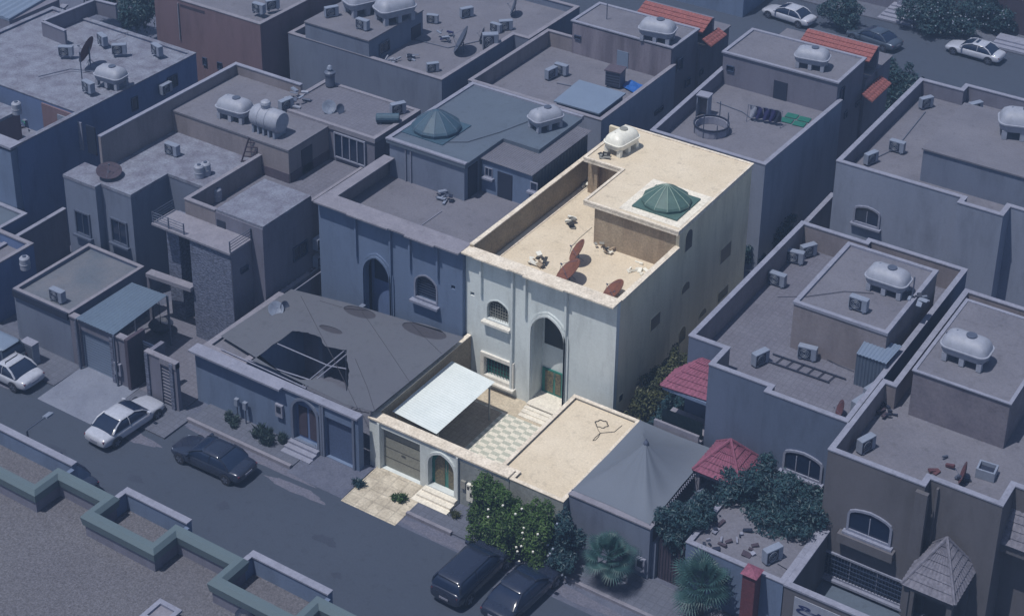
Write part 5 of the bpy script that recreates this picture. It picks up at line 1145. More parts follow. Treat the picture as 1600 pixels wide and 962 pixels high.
ck = thing('cooler', 'dark ribbed desert cooler beside the blue tarp', 'cooler', pz(961, 133, 6.65), R(8)); MB().box(-.55, .55, -.5, .5, .1, 1.2).build('casing', greyN, ck); MB().box(-.62, .62, -.57, .57, 1.202, 1.28).build('lid', stoneD, ck)
for k in range(5): B(-.5, .5, -.53, -.502, .2+.2*k, .28+.2*k).build('louvre', darkN, ck)
tp_ = thing('tarp', 'bright blue tarp spread on the roof beside the dark cooler', 'tarp'); qs = [Z(970, 135, 6.68), Z(985, 126, 6.68), Z(1006, 135, 6.68), Z(990, 146, 6.68)]
MB().surf(lambda u, v: qs[0].lerp(qs[1], u).lerp(qs[3].lerp(qs[2], u), v)+Vector((0, 0, .06+.05*math.sin(u*9)*math.sin(v*7))), 14, 14, .02).build('sheet', tarpN, tp_)
rk = thing('pipe_rack', 'long dark pipe rack lying across the right tiled roof', 'rack')
a, b = Vector(pz(1195, 562, 6.35)), Vector(pz(1310, 602, 6.35)); off_ = Vector((.1, .75, 0))
for q0_, q1_ in ((a, b-Vector((.5, 0, 0))), (a+off_, b+off_)): MB().tube([q0_, q1_], .04, 6).build('pipe', darkN, rk)
for k in range(1, 7): MB().tube([a.lerp(b, k/7), a.lerp(b, k/7)+off_*1.1], .03, 5).build('tie', darkN, rk)
cg = thing('round_cage', 'low round fenced cage on the mauve roof behind the cream villa', 'cage', pz(1111, 205, 6.72))
MB().ringwall([(1.15*math.cos(2*math.pi*k/20), 1.15*math.sin(2*math.pi*k/20)) for k in range(20)], [(1.05*math.cos(2*math.pi*k/20), 1.05*math.sin(2*math.pi*k/20)) for k in range(20)], 0, .5).build('ring_base', capN, cg)
MB().ringwall([(1.2*math.cos(2*math.pi*k/20), 1.2*math.sin(2*math.pi*k/20)) for k in range(20)], [(1.12*math.cos(2*math.pi*k/20), 1.12*math.sin(2*math.pi*k/20)) for k in range(20)], .52, .62).build('top_hoop', darkN, cg)
for k in range(8): t = k*math.pi/4; MB().tube([(1.16*math.cos(t), 1.16*math.sin(t), 0), (1.16*math.cos(t), 1.16*math.sin(t), 1.0 if k % 2 else 1.7)], .035, 5).build('upright', greyN, cg)
cb_ = thing('cabinet', 'tall open metal cabinet beside the round cage', 'cabinet', pz(1099, 180, 6.72), R(5)); MB().box(-.4, -.34, -.35, .35, 0, 1.5).box(.34, .4, -.35, .35, 0, 1.5).build('side', acN, cb_); MB().box(-.45, .45, -.4, .4, 1.5, 1.58).build('top', capN, cb_); B(-.34, .34, .2, .3, .1, 1.4).build('back', lineN, cb_)
ly = thing('laundry_rack', 'rack hung with navy clothes on the mauve roof', 'laundry', pz(1192, 192, 6.72), R(10))
for x, m_ in ((-.7, whiteN), (-.3, navyCl), (.2, navyCl), (.6, navyCl), (.95, darkN)): MB().surf(lambda u, v: (x-.25+.5*u, .12*math.sin(v*3+u*5), 1.1-.8*v), 6, 6, .05).build('garment', m_, ly)
MB().tube([(-1.1, 0, 1.12), (1.3, 0, 1.12)], .02, 5).build('rail', greyN, ly)
for x in (-1.05, 1.25): MB().tube([(x, -.3, 0), (x, 0, 1.12)], .02, 5).build('leg', greyN, ly)
gm_ = thing('prayer_mats', 'green folded mats laid on the mauve roof by the parapet', 'mats', pz(1243, 188, 6.72))
for x in (-.45, .45):
    for y in (-.4, .4): MB().ob((x, y, .03), (.8, .65, .04), .1).build('mat', greenN, gm_)
la = thing('laundry_line', 'red and dark clothes hanging near the tall beige parapet', 'laundry'); a = Vector(pz(282, 205, 7.5)); 
for k, m_ in enumerate((redN, redN, darkN)): MB().surf(lambda u, v: a+Vector((.1+.45*k+.4*u, .3*k+.08*math.sin(v*4), 1.3-.6*v)), 4, 5, .04).build('garment', m_, la)
MB().tube([a+Vector((-.2, 0, 1.32)), a+Vector((1.7, .9, 1.32))], .015, 5).build('line', darkN, la)
rl = thing('lattice', 'dark lattice panel leaning on the tall beige parapet', 'lattice'); a = Vector(pz(180, 247, 7.5)); b = Vector(pz(228, 222, 7.5))
for z in (.1, .35): MB().bar(a+Vector((0, 0, z)), b+Vector((0, 0, z)), .05).build('rail', woodN, rl)
for k in range(13): MB().bar(a.lerp(b, k/13)+Vector((0, 0, .08)), a.lerp(b, (k+1)/13)+Vector((0, 0, .4)), .04).build('slat', woodN, rl)
st_ = thing('swing', 'dark round swing seat in the brown court of the stone tower house', 'swing'); p = Z(252, 515, .3)
MB().lathe([(.05, .35), (.6, .45), (.75, .7), (.7, .72), (.5, .55), (.05, .5)], (p.x, p.y, 0), 18).build('seat', darkN, st_); MB().tube([(p.x-.9, p.y+.3, .1), (p.x-.7, p.y+.2, 2.3), (p.x, p.y, 2.2), (p.x, p.y, .7)], .035, 6).build('stand', darkN, st_)
for px, py, z0_, h_, lab in ((129, 132, 8.1, 2.4, 'thin dark mast by the air conditioner on the weathered white roof'), (142, 105, 8.1, 1.5, 'short pipe mast under the rusty dish'), (1425, 468, 9.05, 1.4, 'thin dark mast beside the white tank on the right raised roof'), (1475, 552, 9.08, 1.3, 'thin dark mast at the left of the tank on the taupe house'), (948, 30, 9.1, 1.2, 'thin leaning mast on the streaky stair block')):
    m_ = MB().tube([pz(px, py, z0_), tuple(Vector(pz(px, py, z0_))+Vector((0, 0, h_)))], .04, 6).build('mast', greyN); tag(m_, lab, 'mast')
tl = thing('trellis', 'pale wooden trellis over the alley beside the stone tower house', 'trellis')
ya, yb = 66.2, 70.5
for x in (L1+.35, L1+.75): MB().bar((x, ya, 3.2), (x, yb, 3.2), .07).build('rail', capN, tl)
for k in range(10): MB().bar((L1+.1, ya+.45*k, 3.27), (n0+.1, ya+.45*k, 3.27), .06).build('slat', capN, tl)
# small utility boxes on walls
for px, py, z0_, lab in ((369, 628, 0, 'white meter box on a post by the weeds, leftmost of two'), (382, 633, 0, 'white meter box on a post by the weeds, rightmost of two')):
    v = onY(px, py, 58.3); t = thing('meter_box', lab, 'meter box', (v.x, 58.35, 0), 0, 'street meter boxes'); B(-.12, .12, -.1, .1, 1.1, 1.55).build('box', acN, t); MB().tube([(0, 0, .1), (0, 0, 1.1)], .04, 6).build('post', greyN, t)
for px, py, Y_, lab in ((438, 640, 58.58, 'pale meter panel left of the arched blue gate'), (186, 575, 57.08, 'grey intercom panel beside the roller garage door'), (1002, 880, 59.98, 'pale meter panel on the slate wall by the wooden gate')):
    v = onY(px, py, Y_); t = thing('wall_meter', lab, 'meter box', (v.x, Y_, v.z), 0); B(-.25, .25, -.15, 0, -.4, .4).build('panel', capN, t); B(-.15, .15, -.17, -.151, -.1, .3).build('dial', darkN, t)
ub = thing('utility_cabinet', 'free-standing pale utility cabinet on the pavement before the front annexe', 'cabinet', pz(50, 565, .12)); B(-.45, .45, -.25, .25, 0, 1.35).build('casing', acN, ub); B(-.48, .48, -.28, .28, 1.352, 1.42).build('lid', capN, ub); B(-.4, 0, -.265, -.252, .1, 1.25).build('door', greyN, ub); B(.02, .4, -.265, -.252, .1, 1.25).build('door', greyN, ub)
# roof pipes on cream villa and cables elsewhere
def cable(lab, pts, z, m_=darkN, r_=.018): tag(MB().tube([pz(x, y, z) for x, y in pts], r_, 5).build('cable', m_), lab, 'cable')
cable('dark cable looping from the stair wall to the dishes on the cream roof', [(925, 355), (905, 372), (893, 385), (890, 395)], RZ+.02, greyC, .012)
cable('two-strand dark hose from the skylight to the barrel tank on the blue-grey roof', [(690, 222), (730, 222), (780, 207), (830, 188)], T1z+.05)
cable('thin dark cable crossing before the tank on the right raised roof', [(1215, 464), (1260, 463), (1320, 455), (1365, 458)], 9.08)
cable('dark cable from the air conditioner to the right roof edge', [(1290, 560), (1310, 570), (1335, 580)], 6.32)
cable('dark hose lying on the annexe roof beside the air conditioner', [(1215, 880), (1232, 890), (1238, 905)], 3.1)
cable('pale cable snaking on the weathered white roof behind the air conditioners', [(170, 66), (195, 58), (200, 50), (185, 55), (178, 60)], 8.12, capM)
# ================================================================== CARS
def sub(o, n=2):
    m_ = o.modifiers.new('smooth', 'SUBSURF'); m_.levels = n; m_.render_levels = n
def make_car(label, loc, rz, paint, cat='car', L=4.75, W=1.84, Hh=1.38, suv=False, name='parked_car', roofm=None, group='parked cars'):
    t = thing(name, label, cat, loc, rz, group); hw = W/2; hl = L/2
    zb = .2 if not suv else .26; belt = .90 if not suv else 1.08; hood = .80 if not suv else 1.0; hgt = Hh
    # stations: x, half width scale, top z, bottom z
    if suv: S = [(-hl, .80, .72, .42), (-hl+.06, .9, belt-.02, .32), (-hl+.25, .96, belt, .26), (-hl+.9, 1, belt, zb), (-.3, 1, belt, zb), (hl-1.55, 1, belt-.02, zb), (hl-1.1, .99, hood+.02, zb), (hl-.45, .94, hood-.05, zb+.02), (hl-.12, .86, hood-.2, .3), (hl, .72, .62, .38)]
    else: S = [(-hl, .74, .66, .40), (-hl+.07, .86, belt-.08, .30), (-hl+.3, .94, belt-.01, .24), (-hl+.95, .99, belt, zb), (-.2, 1, belt-.01, zb), (hl-1.65, 1, belt-.03, zb), (hl-1.25, .99, hood+.02, zb), (hl-.55, .93, hood-.07, zb), (hl-.15, .82, hood-.2, .26), (hl, .66, .52, .34)]
    vs = []; prof = [(-.90, .0), (-1.0, .25), (-1.0, .62), (-.97, .80), (-.90, .93), (-.72, .995), (-.4, 1.02), (0, 1.03), (.4, 1.02), (.72, .995), (.90, .93), (.97, .80), (1.0, .62), (1.0, .25), (.90, .0)]
    for x, ws, zt, z0_ in S: vs += [(x, a*hw*ws, z0_+(zt-z0_)*b) for a, b in prof]
    n = len(prof); fs = [(i*n+k, i*n+(k+1) % n, (i+1)*n+(k+1) % n, (i+1)*n+k) for i in range(len(S)-1) for k in range(n)]
    fs += [tuple(range(n-1, -1, -1)), tuple(range((len(S)-1)*n, len(S)*n))]
    body = MB().add(vs, fs).build('body', paint, t, smooth=True); sub(body)
    # glasshouse
    if suv: B0, B1, T0, T1 = -hl+.12, hl-1.25, -hl+.45, hl-2.0
    else: B0, B1, T0, T1 = -hl+.62, hl-1.3, -hl+1.5, hl-2.3
    zz = belt-.02
    def ring(x0, x1, w, z, r=.16): 
        pts = []
        for cx, cy, a0 in ((x1-r, w-r, 0), (x0+r, w-r, 90), (x0+r, -w+r, 180), (x1-r, -w+r, 270)):
            for k in range(4): a = R(a0+30*k); pts.append((cx+r*math.cos(a), cy+r*math.sin(a), z))
        return pts
    a_ = ring(B0, B1, hw*.93, zz); mid = ring((B0+T0)/2-.04, (B1+T1)/2+.06, hw*.84, (zz+hgt)/2+.05, .18); b_ = ring(T0, T1, hw*.72, hgt-.05, .18); n = len(a_)
    vs = a_+mid+b_; fs = [(i*n+k, i*n+(k+1) % n, (i+1)*n+(k+1) % n, (i+1)*n+k) for i in range(2) for k in range(n)]+[tuple(range(2*n, 3*n))]
    sub(MB().add(vs, fs).build('window', glassN, t, smooth=True), 1)
    rr = ring(T0-.1, T1+.06, hw*.745, hgt-.06, .2); r2 = ring(T0-.04, T1, hw*.70, hgt-.012, .2); r3 = ring(T0+.25, T1-.25, hw*.45, hgt+.015, .15)
    rf = MB().add(rr+r2+r3, [(i*n+k, i*n+(k+1) % n, (i+1)*n+(k+1) % n, (i+1)*n+k) for i in range(2) for k in range(n)]+[tuple(range(2*n, 3*n))]).build('roof', roofm or paint, t, smooth=True)
    if not suv and 'sunroof' in label: MB().box((T0+T1)/2+.1, T1-.15, -.38, .38, hgt+.012, hgt+.024).build('sunroof', glassN, rf)
    for sd_ in (-1, 1):
        mb = MB(); MB2 = MB(); MB3 = MB()
        mb.tube([(B1-.06, sd_*hw*.90, zz), ((B1+T1)/2+.02, sd_*hw*.83, (zz+hgt)/2+.05), (T1-.02, sd_*hw*.70, hgt-.04)], .04, 5)
        MB2.tube([(B0+.12, sd_*hw*.88, zz), ((B0+T0)/2+.0, sd_*hw*.81, (zz+hgt)/2+.05), (T0+.02, sd_*hw*.70, hgt-.04)], .055, 5)
        xm = (T0+T1)/2-.05; MB3.tube([(xm, sd_*hw*.935, zz), (xm, sd_*hw*.85, (zz+hgt)/2+.05), (xm, sd_*hw*.725, hgt-.05)], .025, 4)
        mb.build('pillar', paint, t); MB2.build('pillar', paint, t); MB3.build('pillar', paint, t)
        MB().ob((B1-.25, sd_*(hw+.08), belt+.05), (.14, .22, .14)).build('mirror', paint, t)
        for x in (-hl+.88, hl-.88):
            w_ = MB(); nn = 18; rw = .33 if not suv else .37; vs = []
            for rr_, y in ((rw*.6, .0), (rw*.93, .0), (rw, .03), (rw, .19), (rw*.9, .21)): vs += [(x+rr_*math.cos(2*math.pi*k/nn), sd_*(hw+.012-y), rw+rr_*math.sin(2*math.pi*k/nn)) for k in range(nn)]
            w_.add(vs, [(i*nn+k, i*nn+(k+1) % nn, (i+1)*nn+(k+1) % nn, (i+1)*nn+k) for i in range(4) for k in range(nn)])
            wh = w_.build('wheel', rubber, t)
            mb = MB(); vs = [(x+rw*.62*math.cos(2*math.pi*k/nn), sd_*(hw+.006), rw+rw*.62*math.sin(2*math.pi*k/nn)) for k in range(nn)]; mb.add(vs, [tuple(range(nn))]); mb.build('hub_recess', darkN, wh)
            mb = MB()
            for k in range(5): a = 2*math.pi*k/5; mb.bar((x, sd_*(hw+.016), rw), (x+rw*.6*math.cos(a), sd_*(hw+.016), rw+rw*.6*math.sin(a)), .02, .075)
            mb.build('rim', rimN, wh)
            mb = MB(); vs = []
            for rr_ in (rw+.0, rw+.055): vs += [(x+rr_*math.cos(math.pi*k/12), sd_*(hw+.004), rw+rr_*math.sin(math.pi*k/12)) for k in range(13)]
            mb.add(vs, [(k, k+1, 14+k, 13+k) for k in range(12)]).build('wheel_arch', darkN, wh)
        MB().ob((hl-.3, sd_*hw*.62, hood-.245), (.2, .3, .08), -sd_*.45).build('headlight', lampW, t)
        MB().ob((-hl+.13, sd_*hw*.62, belt-.2), (.1, .38, .1), sd_*.25).build('tail_light', lampR, t)
    B(-hl-.012, -hl+.1, -.26, .26, .55, .66).build('number_plate', capN, t)
    B(hl-.1, hl+.012, -.45, .45, .42, .54).build('grille', darkN, t)
    return t
pW = plain('pale_blue_car_paint', (.38, .41, .51), .25, 0, .6); pD = plain('navy_car_paint', (.022, .03, .06), .25, .2, .6); pS = plain('slate_car_paint', (.075, .10, .15), .3, .4, .5); pB = plain('blue_car_paint', (.012, .06, .22), .3, .2, .5)
make_car('white sedan parked across the street before the blue house weeds', (-60.05, 54.5, .006), R(88), pW, L=4.75)
make_car('white sedan at the left edge beside the concrete ramp', (-69.0, 54.15, .006), R(180), pW, L=4.5)
make_car('dark sedan parked along the kerb in the street centre', (-53.9, 54.75, .006), R(181), pD, L=4.95)
make_car('dark sport utility car nearest the flowering tree', (-37.45, 55.3, .006), R(88), pD, 'car', 4.85, 1.92, 1.6, True)
make_car('dark sedan cut by the bottom edge under the tree shade', (-34.75, 55.6, .006), R(86), pD, L=4.9)
v = Z(88, 728, 1.2); make_car('dark car almost hidden behind the zigzag parapet', (v.x, v.y, .006), R(180), pD, L=4.7)
v = Z(1233, 20, .7); make_car('white sedan at the top edge left of the silver one', (v.x, v.y, .006), R(172), pW)
v = Z(1366, 56, .7); make_car('silver-grey sedan in the far street', (v.x, v.y, .006), R(168), pS)
v = Z(1524, 76, .7); make_car('white sedan with dark sunroof at the right end of the far street', (v.x, v.y, .006), R(176), pW)
v = Z(50, 80, .9); make_car('bright blue van in the lane at the top left', (v.x, v.y, .006), R(-92), pB, 'van', 4.9, 1.9, 1.85, True, 'parked_van')
v = Z(3, 545, 1.2); make_car('pale striped vehicle cut by the left edge', (v.x-1.2, v.y, .006), R(180), pS, 'van', 4.8, 1.9, 1.8, True, 'parked_van', roofm=sheetN)
# ================================================================== VEGETATION
def foliage(blobs, n, size, seed=1, droop=0):
    rd = random.Random(seed); vs = []; fs = []; cl_ = []
    for b in blobs:
        bx, by, bz, rx, ry, rz = b; cl_.append((bx, by, bz, rx*.78, ry*.78, rz*.78))
        for _ in range(9):
            a, e = rd.uniform(0, 6.283), math.asin(rd.uniform(-.5, 1)); k = rd.uniform(.62, .98); q = rd.uniform(.2, .46)
            cl_.append((bx+rx*k*math.cos(a)*math.cos(e), by+ry*k*math.sin(a)*math.cos(e), bz+rz*k*math.sin(e), rx*q, ry*q, rz*q*.9))
    wt = [(b[3]*b[4]*b[5])**.72 for b in cl_]; tot = sum(wt)
    for (bx, by, bz, rx, ry, rz), w_ in zip(cl_, wt):
        for _ in range(int(n*w_/tot)):
            while True:
                x, y, z = rd.uniform(-1, 1), rd.uniform(-1, 1), rd.uniform(-1, 1); r2 = x*x+y*y+z*z
                if .05 < r2 < 1: break
            r_2 = math.sqrt(r2); sc = (r_2**.45)/r_2*(.75+.45*rd.random()**2); x, y, z = x*sc, y*sc, z*sc
            c = Vector((bx+x*rx, by+y*ry, max(.06, bz+z*rz))); nn = Vector((x, y, z+.4)).normalized()+Vector((rd.uniform(-1, 1), rd.uniform(-1, 1), rd.uniform(-.6, 1)))
            t1 = nn.orthogonal().normalized(); t1 = Matrix.Rotation(rd.uniform(0, 6.28), 3, nn.normalized()) @ t1; t2 = nn.normalized().cross(t1); s_ = size*rd.uniform(.45, 1.6)
            k = len(vs); vs += [c-t1*s_*.5, c+t2*s_*.26+nn*.02, c+t1*s_*.6, c-t2*s_*.26+nn*.02]; fs.append((k, k+1, k+2, k+3))
    return MB().add(vs, fs)
def tree(label, base, blobs, n, size, lm, bm, seed=1, cat='tree', name='tree', trunk=True, flowers=None, nf=0, group=None):
    t = thing(name, label, cat, base, 0, group)
    bl = [(a-base[0], b-base[1], c-base[2], d, e, f) for a, b, c, d, e, f in blobs]
    cr_ = foliage(bl, n, size, seed).build('crown', lm, t)
    if trunk:
        rd = random.Random(seed); mb = MB(); zt = min(b[2] for b in bl)+.2; mb.tube([(0, 0, 0), (.05, .02, zt*.5), (.0, .05, max(zt, .5))], [.16, .12, .09], 8)
        for b in bl: mb.tube([(0, .05, max(zt, .5)*.8), ((b[0])*.5, b[1]*.5, (zt+b[2])/2), (b[0], b[1], b[2]+b[5]*.4)], [.07, .05, .02], 5)
        mb.build('trunk', bm, t)
    if flowers:
        rd = random.Random(seed+5); mb = MB(); 
        for _ in range(nf):
            b = rd.choice(bl[-2:]); a, e_ = rd.uniform(0, 6.28), rd.uniform(-.6, 1.2); p = Vector((b[0]+b[3]*1.03*math.cos(a)*math.cos(e_), b[1]-abs(b[4]*1.03*math.sin(a)*math.cos(e_)), b[2]+b[5]*1.02*math.sin(e_))); mb.ob(p, (.09, .09, .07), a)
        fl_ = mb.build('blossom', flowers, cr_); fl_['kind'] = 'stuff'
    return t
tree('large round green tree with white blossoms at the cream annexe corner', (-37.3, 58.4, 0), [(-38.6, 58.4, 2.0, 1.15, 1.0, 1.6), (-37.6, 58.1, 1.9, 1.15, 1.1, 1.6), (-38.1, 57.6, 1.0, 1.15, .9, 1.0), (-36.9, 57.6, 1.1, 1.1, 1.0, 1.2), (-36.4, 58.2, 1.8, 1.1, 1.05, 1.5), (-35.6, 58.3, 1.6, 1.0, 1.05, 1.75), (-35.4, 57.8, 1.3, 1.0, 1.0, 1.5), (-37.0, 57.9, 2.1, 1.3, 1.0, 1.45)], 34000, .14, leafC, barkC, 3, flowers=flowC, nf=20)
tree('dark blue-green tree joined to the right of the flowering tree', (-34.1, 58.6, 0), [(-34.5, 58.6, 1.6, .95, .95, 1.5), (-34.3, 58.1, .8, 1.0, .9, .9)], 8000, .15, leafN, barkN, 4, flowers=flowN, nf=14)
tree('leafy tree over the wooden gate beside the pale tent', (-29.3, 61.4, 0), [(-29.5, 61.0, 3.2, 1.0, .9, 1.1), (-28.8, 61.9, 3.5, 1.1, 1.0, 1.0), (-29.2, 60.7, 2.4, .8, .6, .8)], 7000, .16, leafN, barkN, 5)
tree('widest dark spreading tree before the arched right neighbour window', (-26.5, 65.6, 0), [(-28.2, 64.9, 3.3, 1.3, 1.3, 1.0), (-26.6, 65.4, 3.8, 1.6, 1.5, 1.3), (-25.0, 65.0, 3.9, 1.4, 1.6, 1.4), (-26.0, 63.9, 3.1, 1.5, 1.0, .9), (-24.6, 64.2, 3.5, 1.1, 1.2, 1.2)], 15000, .17, leafN, barkN, 6)
tree('olive climbing shrub against the side wall of the cream villa', (-36.5, 71.0, 0), [(-36.3, 70.3, 1.6, .9, 1.0, 1.3), (-36.2, 72.0, 2.1, .9, 1.3, 1.2), (-36.4, 74.0, 2.2, .8, 1.2, 1.0), (-36.6, 68.9, .9, .8, .9, .8)], 7000, .15, leafC2, barkC, 7, 'shrub', 'shrub')
tree('dark ivy mass in the shaded gap by the pink half-hip canopy', (-34.8, 69.6, 0), [(-34.6, 69.3, 1.8, .6, 1.2, 1.7), (-34.4, 71.0, 2.2, .55, 1.2, 1.8)], 5000, .16, leafN, barkN, 8, 'shrub', 'shrub')
v = Z(1396, 125, 3.0); tree('bushy tree in the far street beside the red tile eaves', (v.x, v.y, 0), [(v.x-.6, v.y, 3.0, 1.6, 1.5, 1.7), (v.x+.9, v.y+.4, 2.6, 1.5, 1.5, 1.6), (v.x, v.y-.8, 1.6, 1.3, 1.2, 1.2)], 9000, .22, leafN, barkN, 9)
v = Z(1205, 375, 1.2); tree('low dark hedge in the back alley beside the cream villa', (v.x, v.y, 0), [(v.x-.6, v.y-1.6, 1.0, .8, 1.6, 1.0), (v.x+.2, v.y+1, 1.2, .9, 1.6, 1.2)], 4500, .18, leafN, barkN, 10, 'shrub', 'shrub')
v = Z(190, 22, 3.0); tree('dark tree cluster between the white roof and the brown house', (v.x, v.y, 0), [(v.x-2.2, v.y+1, 4.4, 2.2, 2, 2.4), (v.x+1.2, v.y+.5, 3.6, 2.0, 2, 2.4), (v.x-4.5, v.y+1.5, 4.0, 2, 2, 2)], 11000, .26, leafN, barkN, 11)
for k, (px, py, sx, lab) in enumerate(((1312, 18, 1.7, 'dark garden tree at the top edge, left of the marble steps'), (1438, 22, 1.9, 'white-flowering bush right of the marble steps'), (1482, 26, 2.3, 'largest flowering bush behind the white sedan'), (1540, 20, 2.0, 'flowering bush at the right end of the far garden'))):
    v = Z(px, py, 1.6); tree(lab, (v.x, v.y, 0), [(v.x, v.y, 1.9, sx, 1.4, 1.7), (v.x+.9, v.y-.3, 1.2, sx*.8, 1.1, 1.2)], 4500, .22, leafN, barkN, 20+k, 'tree', 'tree', flowers=flowN if k else None, nf=30)
def weeds(lab, px, py, z, r, h, m_, n=500, seed=1):
    v = Z(px, py, z); rd = random.Random(seed); mb = MB(); cl = [(rd.uniform(-r, r)*.8, rd.uniform(-r, r)*.45, rd.uniform(.35, 1)) for _ in range(9)]
    for _ in range(int(n*.75)):
        cx, cy, q = rd.choice(cl); a = rd.uniform(0, 6.28); c = Vector((cx+rd.gauss(0, .06), cy+rd.gauss(0, .06), 0)); lean = rd.uniform(.05, .5)*h*q
        tip = c+Vector((lean*math.cos(a), lean*math.sin(a), h*q*rd.uniform(.35, 1.05))); d = Vector((-math.sin(a), math.cos(a), 0))*.022; md = c.lerp(tip, .55)+Vector((0, 0, .12*h))
        mb.add([c-d*.5, c+d*.5, md+d, tip, md-d], [(0, 1, 2, 3, 4)])
        if rd.random() < .5: e = md+Vector((rd.uniform(-.1, .1), rd.uniform(-.1, .1), rd.uniform(0, .08))); mb.add([md, e+d*1.6, e+(e-md)*.8, e-d*1.6], [(0, 1, 2, 3)])
    o = mb.build('weed_clump', m_, loc=(v.x, v.y, z)); tag(o, lab, 'weeds', 'weeds along the pavement')
weeds('low grey-green weeds beside the white meter posts', 363, 660, .12, .65, .6, leafG, 800, 1)
weeds('largest weed bush on the pavement of the blue house', 417, 690, .12, 1.0, .95, leafG, 1900, 2)
weeds('small weed tuft by the dark driveway of the blue house', 503, 706, .1, .35, .5, leafG, 400, 3)
weeds('green weed tuft growing in the cream driveway', 623, 780, .1, .36, .5, leafC, 500, 4)
weeds('dark weed tuft at the left edge of the cream driveway', 560, 758, .1, .35, .4, leafN, 400, 5)
weeds('dry weed tuft right of the marble steps', 711, 806, .1, .25, .4, leafC2, 260, 6)
def palm(lab, base, hz, seed, n=34, L=1.35):
    rd = random.Random(seed); t = thing('palm', lab, 'palm', base, 0, 'fan palms'); cr_ = MB()
    for i in range(n):
        az = i*2.399+rd.uniform(-.2, .2); el = R(78-105*(i/n)+rd.uniform(-8, 8)); d = Vector((math.cos(az)*math.cos(el), math.sin(az)*math.cos(el), math.sin(el))); o = Vector((0, 0, hz))
        l = L*rd.uniform(.75, 1.1); e = o+d*l*.55; cr_.tube([o, (o+e)/2+Vector((0, 0, .03)), e], .018, 4)
        side = d.cross(Vector((0, 0, 1))).normalized(); upv = side.cross(d)
        for k in range(17):
            a = R(-95+190*k/16); f = d*math.cos(a)+side*math.sin(a); ll = l*.62*(.65+.35*math.cos(a)); tip = e+f*ll+Vector((0, 0, -.22*ll)); w_ = (d*(-math.sin(a))+side*math.cos(a))*.035
            mid = e+f*ll*.55; cr_.add([e, mid+w_, tip, mid-w_], [(0, 1, 2, 3)])
    cr_.build('frond', leafP, t)['kind'] = 'stuff'
    MB().tube([(0, 0, 0), (.02, 0, hz*.5), (0, 0, hz)], [.2, .16, .14], 10).build('trunk', barkN, t)
palm('fan palm on the pavement before the slate tent wall', (-31.7, 58.6, .12), 1.7, 1)
palm('fan palm at the bottom edge beside the red brick pillar', (-27.0, 59.2, .12), 1.9, 2, 38, 1.6)
# ================================================================== FAR SIDE OF THE REAR STREET
fw_ = thing('boundary_wall', 'pale far garden wall with steps behind the silver sedan', 'wall')
B(-56, -46.4, 133.0, 133.3, 0, 3.0).build('wall_panel', wallM, fw_); B(-44.0, -30, 134.0, 134.3, 0, 3.2).build('wall_panel', woodN, fw_)
for x in (-46.4, -44.9): B(x, x+.7, 132.6, 133.4, 0, 4.2).build('gate_pier', capN, fw_)
sp_ = thing('entrance_steps', 'broad pale steps up to the far garden gate', 'steps')
for k in range(5): B(-47.2+.1*k, -43.4-.1*k, 130.3+.5*k, 133.0, .14+.14*k, .28+.14*k).build('step', capN, sp_)
sp_ = thing('entrance_steps', 'pale low steps at the right end of the far street', 'steps')
for k in range(3): B(-37.3, -33.0, 130.4+.5*k, 132.6, .14+.13*k, .27+.13*k).build('step', capN, sp_)
fb_ = thing('villa', 'blue-walled low building at the top edge beside the white sedan', 'house')
p = Z(1160, 28, 0); house(fb_, [(-75, p.y), (p.x, p.y), (p.x, p.y+9), (-75, p.y+9)], 3.6, 3.3, wm=wallB, rm=roofB, cm=capN)

# ------------------------------------------------------------------ road wear
rd = random.Random(11)
patchN = mat('asphalt_repair', (.050, .064, .108), (.042, .054, .092), .8, fine=.12)
sandN = mat('road_sand', (.115, .118, .165), (.085, .092, .14), 1.5, fine=.25)
def rag(cx, cy, rx, ry, n=26, j=.28):
    ph = [rd.uniform(0, 6.28) for _ in range(4)]
    return [(cx+rx*(1+j*.5*(math.sin(3*t+ph[0])+.6*math.sin(7*t+ph[1])+.4*math.sin(11*t+ph[2])))*math.cos(t), cy+ry*(1+j*.5*(math.sin(4*t+ph[3])+.6*math.sin(9*t+ph[0])))*math.sin(t)) for t in [2*math.pi*k/n for k in range(n)]]
for cx, cy, rx, ry in ((-53.0, 56.45, 4.2, .28), (-49.0, 55.7, 1.9, .3), (-40.5, 56.9, 2.6, .35), (-59.4, 54.2, 1.9, .4), (-70.0, 53.6, 2.5, .45), (-33, 57.1, 3.2, .35)):
    tag(MB().prism(rag(cx, cy, rx, ry), .0062, .0088).build('road_sand', sandN), None, None, kind='structure')
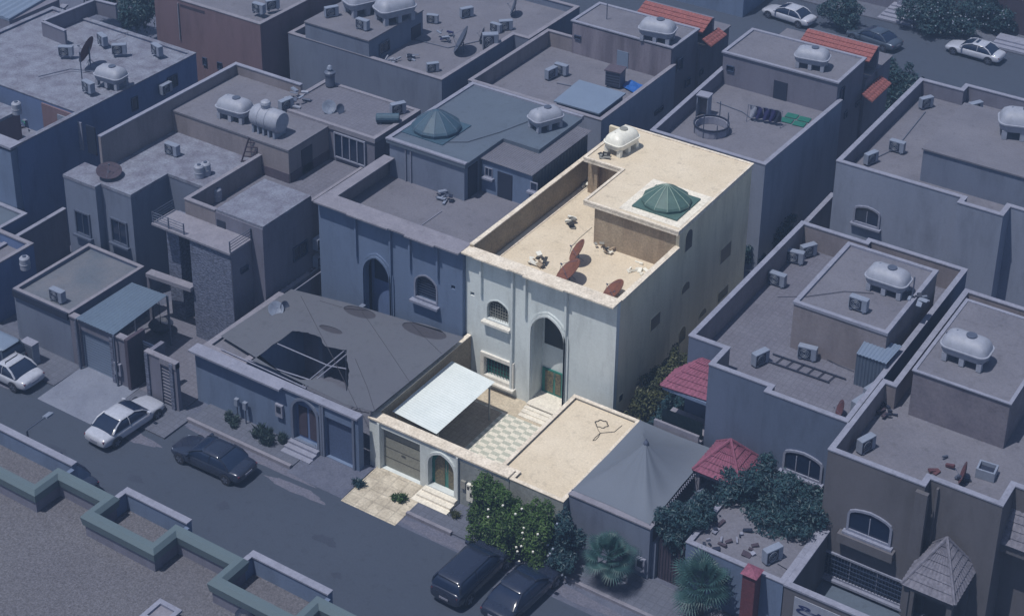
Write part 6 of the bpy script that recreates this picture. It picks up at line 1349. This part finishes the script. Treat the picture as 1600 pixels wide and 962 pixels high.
stN = mat('oil_stain', (.030, .040, .070), (.024, .033, .060), 1.2, fine=.1)
for cx, cy, rx, ry in ((-56.6, 51.6, .5, .25), (-45.3, 53.5, .7, .3), (-43.2, 51.8, .3, .2), (-61.8, 51.0, .6, .25), (-51.3, 52.6, .35, .3), (-38.5, 51.0, .5, .3)):
    tag(MB().prism(rag(cx, cy, rx, ry, 22, .5), .0097, .0104).build('road_stain', stN), None, None, kind='structure')
# overhead service cables and roof pipes
for pts, z, m_, lab in ((((560, 352), (600, 346), (650, 358), (690, 330)), kz(6.4)+.03, capN, 'pale pipe crossing the lower roof of the blue-grey house'), (((1340, 560), (1290, 552), (1240, 470)), 6.3, darkN, 'dark cable along the foot of the beige stair block'),
                        (((60, 120), (110, 108), (150, 112)), 8.1, greyN, 'grey pipe run on the weathered white roof'), (((640, 60), (700, 75), (760, 62)), 7.24, greyN, 'grey cable between air conditioners on the long grey roof'), (((1362, 250), (1400, 232), (1446, 175)), 6.74, greyN, 'grey conduit on the broad right roof'),
                        (((870, 130), (920, 140), (955, 136)), 6.64, greyN, 'pale conduit on the blue tarp roof'), (((1120, 160), (1160, 175), (1180, 190)), 6.74, greyN, 'conduit by the laundry rack on the mauve roof')):
    tag(MB().tube([pz(x, y, z) for x, y in pts], .035, 5).build('pipe', m_), lab, 'pipe')
# ------------------------------------------------------------------ thin blue air volume, added to lift dark shade towards navy
hz = B(-300, 140, -30, 420, -1.5, 61.5).build('haze_fill', darkC)
hm = bpy.data.materials.new('haze_fill_air'); hm.use_nodes = True; hn = hm.node_tree; hn.nodes.remove(hn.nodes['Principled BSDF'])
pvn = hn.nodes.new('ShaderNodeVolumePrincipled'); pvn.inputs['Density'].default_value = .00105; pvn.inputs['Color'].default_value = (.42, .62, 1, 1); pvn.inputs['Anisotropy'].default_value = .1
hn.links.new(pvn.outputs[0], hn.nodes['Material Output'].inputs['Volume']); hz.data.materials.clear(); hz.data.materials.append(hm); tag(hz, None, None, kind='stuff')
